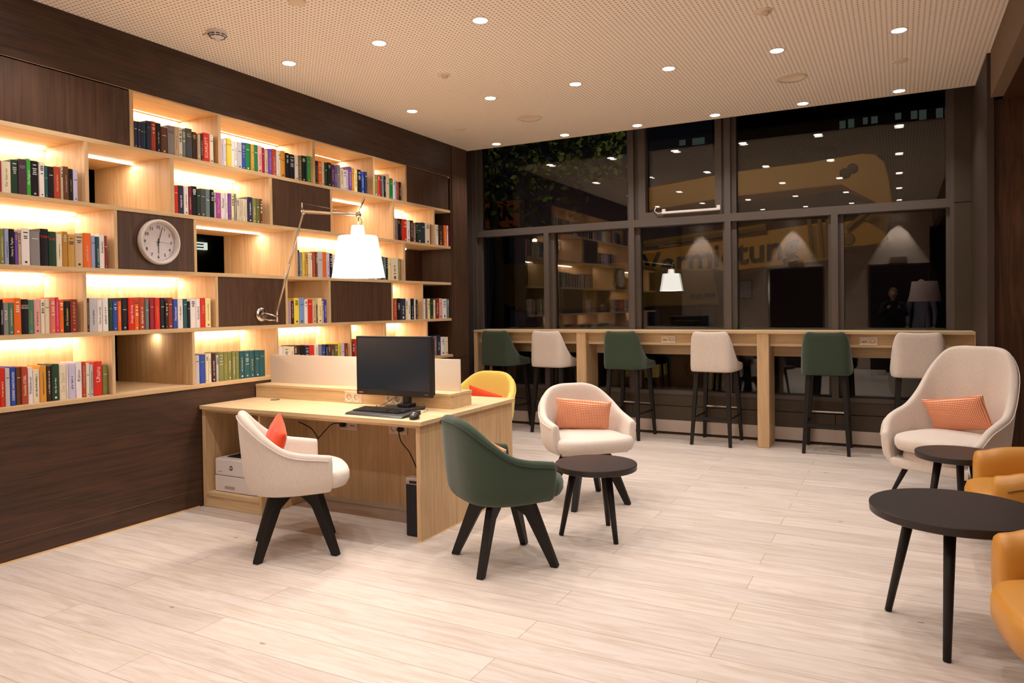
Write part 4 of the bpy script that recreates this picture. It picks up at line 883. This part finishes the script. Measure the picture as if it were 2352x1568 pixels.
# printer and computer tower
p = U(490, 1090, y=3.71); px0 = max(.055, p.x+.02); PW, PZ0, PZ1 = .40, .1105, .352
o = thing('printer', 'white laser printer on the bottom shelf inside the desk', 'printer', (px0, 3.71, PZ0)); hh = PZ1-PZ0
MB().box(0, PW, 0, .36, .004, hh*.48).box(.02, PW-.02, .02, .34, 0, .004).build('paper_tray', WHP, o, bevel=.006)
MB().box(0, PW, .0, .36, hh*.49, hh).build('body', WHP, o, bevel=.010)
MB().box(.06, PW-.06, .06, .30, hh-.001, hh+.004).prism([(.08, hh), (.28, hh), (.28, hh+.022), (.2, hh+.012)], .07, PW-.07, 'x').build('output_tray', BLKP, o)
MB().box(.10, .20, -.0015, .001, hh*.10, hh*.19).build('tray_handle', M('handle grey', 'b0a49c', .5), o)
lg = MB().lathe([(0, -.0016), (.0175, -.0016), (.0175, 0)], c=(.165, 0, hh*.74), n=36, axis='y').build('logo_disc', M('logo dark', '3d3a3a', .4), o)
text_mb('hp', .03, (.165, -.0018, hh*.755), (1, 0, 0), (.18, 0, 1), depth=.0003, bold=.0004).build('logo_lettering', WHP, o)
MB().box(.03, .075, -.0012, 0, hh*.60, hh*.612).build('model_print', GREYP, o)
o = thing('computer_tower', 'slim black computer tower standing on the floor under the desk', 'computer', (1.772, 3.735, 0))
MB().box(0, .12, 0, .34, .004, .325).box(.01, .11, .02, .32, 0, .004).build('case', BLKP, o, bevel=.003)
MB().box(0, .12, -.006, .34, .3255, .37).build('top_cover', M('silver plastic', 'b8a89a', .35, .4), o, bevel=.008)
MB().box(.03, .09, -.0075, -.006, .335, .352).build('drive_slot', BLKP, o)

# ------------------------------------------------------------------ outside, behind the glass
struct(MB().box(-14, 16, 8.2, 45, -.25, -.2).build('ground_outside', M('dark paving', '3a352c', .9)))
struct(MB().box(-14, 16, 9.1, 9.5, -.2, -.17).build('ground_kerb', M('kerb', '6d6248', .9)))
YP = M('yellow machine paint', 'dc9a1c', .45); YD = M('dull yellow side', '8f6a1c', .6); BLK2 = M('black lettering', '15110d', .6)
def pp(l, y): return [((q := U(u, v, y=y)).x, q.z) for u, v in l]
o = thing('mobile_crane', 'yellow crane with dark lettering standing in the dark outside the windows', 'crane', (0, 0, 0))
MB().prism(pp([(1440, 440), (1680, 395), (1860, 372), (1980, 352), (2010, 354), (2032, 372), (2042, 410), (2052, 482), (2010, 465), (1932, 424), (1880, 430), (1680, 452), (1440, 492)], 14), 14, 14.8, 'y').build('boom', YP, o, bevel=.02)
MB().prism(pp([(1922, 512), (1975, 503), (2005, 515), (2035, 535), (2041, 545), (2022, 559), (1985, 565), (1933, 568)], 13.9), 13.9, 14.9, 'y').build('boom_head', YP, o, bevel=.02)
MB().prism(pp([(2000, 466), (2046, 484), (2036, 536), (1978, 500), (1960, 480)], 14.1), 14.1, 14.7, 'y').build('link_plate', YD, o)
MB().tube([Vector(up_(1944, 526, 13.85)), Vector(up_(2000, 482, 13.85))], .05, 10).build('hydraulic_ram', YD, o)
MB().prism(pp([(1470, 578), (1680, 541), (1908, 508), (1914, 596), (1680, 622), (1470, 652)], 14), 14, 15, 'y').build('lower_beam', YP, o, bevel=.02)
a, b = Vector(up_(1485, 612, 13.98)), Vector(up_(1822, 566, 13.98)); dxx = (b-a)
t_ = text_mb('Vermietung', .62, (a+b)/2, dxx, Vector((0, 0, 1)), depth=.005, bold=.012); t_.build('lettering', BLK2, o)
for u in (1858, 1882, 1901):
    MB().tube([Vector(up_(u, 503, 13.8)), Vector(up_(u+8, 592, 13.8))], .035, 8).build('rail', YD, o)
MB().tube([Vector(up_(1480, 560, 13.9)), Vector(up_(1760, 521, 13.9))], .07, 6).build('hose_rail', YD, o)
MB().box(.3, 1.0, 14.25, 14.75, -.2, 2.6).build('mast', YD, o)
for u, v in ((1958, 387), (1941, 398)):
    q = U(u, v, y=13.98); MB().lathe([(0, -.02), (.07, -.02), (.09, 0)], c=q, n=16, axis='y').build('pivot', BLK2, o)
q = U(1948, 549, y=13.88); MB().lathe([(0, -.03), (.05, -.03), (.09, -.02), (.11, 0)], c=q, n=20, axis='y').build('sheave', YD, o)
o = thing('crane_truck', 'yellow crane truck body with hazard stripes, dim beyond the lower windows', 'truck', (0, 0, 0))
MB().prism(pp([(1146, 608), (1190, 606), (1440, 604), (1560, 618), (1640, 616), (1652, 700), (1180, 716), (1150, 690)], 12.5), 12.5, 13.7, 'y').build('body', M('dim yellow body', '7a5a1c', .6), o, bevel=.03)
for k, (u, v) in enumerate([(1165, 708), (1180, 707), (1196, 706), (1590, 679), (1606, 678), (1622, 677), (1636, 676)]):
    q = U(u, v, y=12.48); MB().prism([(q.x-.05, q.z-.03), (q.x+.02, q.z-.03), (q.x+.05, q.z+.03), (q.x-.02, q.z+.03)], 12.46, 12.5, 'y').build('hazard_stripe', BLK2, o)
MB().box(-2.0, 2.2, 12.6, 13.6, .55, 1.05).build('chassis', BLK2, o)
for x in (-1.2, .2, 1.4): MB().lathe([(.2, -.16), (.5, -.16), (.52, 0), (.5, .16), (.2, .16)], c=(x, 12.8, .32), n=28, axis='y').build('wheel', BLK2, o, smooth=True)
pa, pb = U(1085, 468, y=17), U(1190, 520, y=17)
o = thing('roof_sign', 'orange sign board with black letters in the dark, upper left window', 'sign', (pa.x, 17, (pa.z+pb.z)/2))
MB().box(-.6, pb.x-pa.x, 0, .1, -(pa.z-pb.z)/2, (pa.z-pb.z)/2).build('board', M('sign orange', 'a8562a', .7, emit='6a3216', es=.12), o)
text_mb('ARK', .50, (U(1143, 495, y=17).x-pa.x, -.02, 0), (1, 0, 0), (.15, 0, 1), depth=.01, bold=.02).build('lettering', BLK2, o)
MB().box(.1, .25, .02, .1, -4.1, -.3).box(.9, 1.05, .02, .1, -4.1, -.3).build('post', BLK2, o)
o = thing('tree', 'leafy tree outside the upper left window', 'tree', (-1.6, 10.9, -.2))
MB().tube([(0, 0, 0), (.1, .05, 2.2), (-.1, .1, 4.2)], .14, 10, r1=.05).build('trunk', M('bark', '3c3226', .9), o, smooth=True)
lf = MB(); rnd = random.Random(3)
for k in range(2600):
    th = rnd.uniform(0, 2*math.pi); rr = rnd.random()**.5; x = .35+math.cos(th)*rr*2.3; y = -.2+math.sin(th)*rr*1.0; z = 4.15+rnd.gauss(0, .55)*(1.15-rr*.4)
    if x > 1.6 and z < 3.6: continue
    a = Vector((rnd.uniform(-1, 1), rnd.uniform(-1, 1), rnd.uniform(-1, .4))).normalized(); b = a.cross(Vector((rnd.random(), rnd.random(), rnd.random()))).normalized(); c = Vector((x, y, z)); s_ = rnd.uniform(.04, .075)
    lf.add([c-a*s_, c-a*s_*.2+b*s_*.6, c+a*s_*.5+b*s_*.45, c+a*s_, c+a*s_*.5-b*s_*.45, c-a*s_*.2-b*s_*.6], [(0, 1, 2, 3, 4, 5)])
f_ = lf.build('foliage', M('leaves', '5e6a34', .7), o)
q = U(1228, 552, y=22)
o = thing('street_lamp', 'small glowing street lamp far away in the dark outside', 'street lamp', (q.x, 22, -.2))
MB().tube([(0, 0, 0), (0, 0, q.z+.2)], .05, 8).build('pole', BLK2, o)
MB().lathe([(0, -.06), (.07, -.03), (.07, .03), (0, .06)], c=(0, 0, q.z+.2), n=16).build('lamp_head', M('sodium glow', 'ffffff', .5, emit=(1, .62, .2), es=60), o, smooth=True)
o = thing('office_building', 'dark office building with faint lit windows beyond the upper right pane', 'building', (6, 34, -.2))
MB().box(-9, 8, 0, 6, 0, 24).build('facade', M('night facade', '15110f', .9), o)
wl = M('faint window', '202020', .6, emit='8fa098', es=.14)
for u0, u1, v0, v1 in [(1928, 1942, 278, 294), (1948, 1962, 274, 292), (1982, 1993, 270, 284), (2001, 2016, 268, 282), (2056, 2070, 260, 273), (2092, 2107, 255, 272), (2111, 2128, 253, 273), (2150, 2166, 249, 269), (2170, 2179, 248, 266), (1560, 1574, 322, 333), (1590, 1618, 318, 330)]:
    a, b = U(u0, v0, y=33.95), U(u1, v1, y=33.95); MB().box(a.x-6, b.x-6, -.04, -.01, b.z+.2, a.z+.2).build('window', wl, o)
area('added_outdoor_fill', (1.8, 8.6, 5.6), (3, .3), 62, rot=(R(58), 0, 0), col=(1, .84, .56))  # added fill with no visible source, brightens the crane outside

# ------------------------------------------------------------------ two people behind the camera, seen only as reflections in the dark glass
SKIN = M('skin', 'c99a7e', .6); TOPB = M('dark clothes', '1d1b20', .9); SHIRT = M('striped shirt', '8f8fa6', .9); HAIR = M('fair hair', '7a5636', .8); PHONE = M('camera body', '141416', .4)
def skinned(name, V, E, Rr, mat, parent, sub=2):
    me = bpy.data.meshes.new(name); me.from_pydata(V, E, []); o = bpy.data.objects.new(name, me); COL.objects.link(o); o.parent = parent
    md = o.modifiers.new('skin', 'SKIN'); md.use_smooth_shade = True
    for i, q in enumerate(me.skin_vertices[0].data): q.radius = (Rr[i][0], Rr[i][1]) if isinstance(Rr[i], tuple) else (Rr[i], Rr[i]); q.use_root = (i == 0)
    o.modifiers.new('sub', 'SUBSURF').render_levels = sub; me.materials.append(mat); return o
def person(lab, loc, h, rz, shirt, arms, hair, headpos):
    o = thing('person', lab, 'person', (*loc, 0), R(rz)); k = h/1.75
    V = [(0, 0, .98), (0, .0, 1.12), (0, .0, 1.32), (0, -.01, 1.46), (0, 0, 1.53),
         (.09, 0, .92), (.10, .02, .50), (.10, -.01, .09), (.11, .12, .03), (-.09, 0, .92), (-.10, .02, .50), (-.10, -.01, .09), (-.11, .12, .03),
         (.17, 0, 1.43), (-.17, 0, 1.43)]+[arms[0][0], arms[0][1], arms[1][0], arms[1][1]]
    Ed = [(0, 1), (1, 2), (2, 3), (3, 4), (0, 5), (5, 6), (6, 7), (7, 8), (0, 9), (9, 10), (10, 11), (11, 12), (3, 13), (3, 14), (13, 15), (15, 16), (14, 17), (17, 18)]
    Rr = [(.15, .11), (.13, .10), (.16, .11), (.12, .09), .055, .09, .065, .045, .04, .09, .065, .045, .04, .065, .065, .048, .035, .048, .035]
    V = [tuple(c*k for c in v) for v in V]
    skinned('clothed_body', V, Ed, Rr, shirt, o)
    hx, hy, hz = [c*k for c in headpos]
    vs = []; fs = []; NR, NC = 14, 20
    for i in range(NR+1):
        t = math.pi*i/NR; z = math.cos(t)*.118; r_ = math.sin(t)*(.078 if z > -.02 else .078-.022*(-z/.118))
        for j in range(NC):
            a = 2*math.pi*j/NC; y = math.sin(a)*r_*1.18; x = math.cos(a)*r_
            if math.sin(a) > .93 and -.035 < z < .012: y += .02
            vs.append((hx+x, hy+y, hz+z))
    for i in range(NR):
        for j in range(NC): fs.append((i*NC+j, i*NC+(j+1) % NC, (i+1)*NC+(j+1) % NC, (i+1)*NC+j))
    hd = MB().add(vs, fs).tube([(hx, hy-.01, hz-.09), (hx*.5, -.005, 1.50*k)], .048, 14)
    for sx in (-1, 1): hd.tube([(hx+sx*.076, hy, hz-.02), (hx+sx*.088, hy-.005, hz+.02)], .012, 8)
    hd = hd.build('head', SKIN, o, smooth=True, sub=1)
    for sx in (-1, 1): MB().lathe([(0, -.010), (.011, -.004), (.011, .004), (0, .010)], c=(hx+sx*.031, hy+.083, hz+.006), n=12, axis='y').build('eye', INK, hd, smooth=True)
    MB().tube([(hx-.022, hy+.082, hz-.052), (hx, hy+.087, hz-.054), (hx+.022, hy+.082, hz-.052)], .0045, 6).build('mouth', RED, hd, smooth=True)
    if hair:
        hv = [(x, hy+(y-hy)*1.08-.012, hz+(z-hz)*1.1+.008) for x, y, z in vs]; hv = [(hx+(x-hx)*1.12, y, z) for x, y, z in hv]
        keep = [f for f in fs if not any(hv[q][1] > hy+.045 and hv[q][2] < hz+.055 for q in f)]
        MB().add(hv, keep).build('hair', HAIR, o, smooth=True)
    for s_ in (0, 1):
        w = Vector(arms[s_][1])*k; e_ = Vector(arms[s_][0])*k; d = (w-e_).normalized(); sd = d.cross(Vector((0, 0, 1))).normalized()
        pv = [w, w+d*.05, w+d*.085]; ed = [(0, 1), (1, 2)]; rr = [.024, .030, .024]
        for q, (off, ln) in enumerate([(-.027, .058), (-.009, .070), (.009, .066), (.027, .05)]):
            n0 = len(pv); b_ = w+d*.085+sd*off; up = Vector((0, 0, 1))
            pv += [b_, b_+d*ln*.55-up*.008, b_+d*ln-up*.026]; ed += [(2, n0), (n0, n0+1), (n0+1, n0+2)]; rr += [.010, .009, .007]
        n0 = len(pv); tb = w+d*.035-sd*.03; pv += [tb, tb+d*.03-sd*.018, tb+d*.055-sd*.02]; ed += [(1, n0), (n0, n0+1), (n0+1, n0+2)]; rr += [.012, .010, .008]
        skinned('hand', [tuple(v) for v in pv], ed, rr, SKIN, o, 1)
    return o
pw = person('woman with fair hair in dark clothes holding a camera, faint reflection in the right window', (4.40, -.50), 1.66, 0, TOPB,
    [[(.26, .10, 1.20), (.13, .24, 1.36)], [(-.26, .10, 1.20), (-.10, .24, 1.36)]], True, (0, .03, 1.655))
MB().box(-.07, .07, 0, .05, -.045, .045).lathe([(.036, .05), (.036, .10), (.028, .10), (.026, .06), (0, .06)], n=24, axis='y').build('camera', PHONE)
c_ = bpy.data.objects['camera.001'] if 'camera.001' in bpy.data.objects else None
if c_: c_.location = (4.42, -.22, 1.36); tag(c_, 'black hand-held camera in front of the woman reflected in the window', 'camera')
person('bald man in a pale striped shirt standing beside the woman, faint reflection in the window', (4.90, -.62), 1.84, 6, SHIRT,
    [[(.23, .0, 1.14), (.22, .10, .90)], [(-.23, .0, 1.14), (-.22, .10, .90)]], False, (0, .03, 1.655))
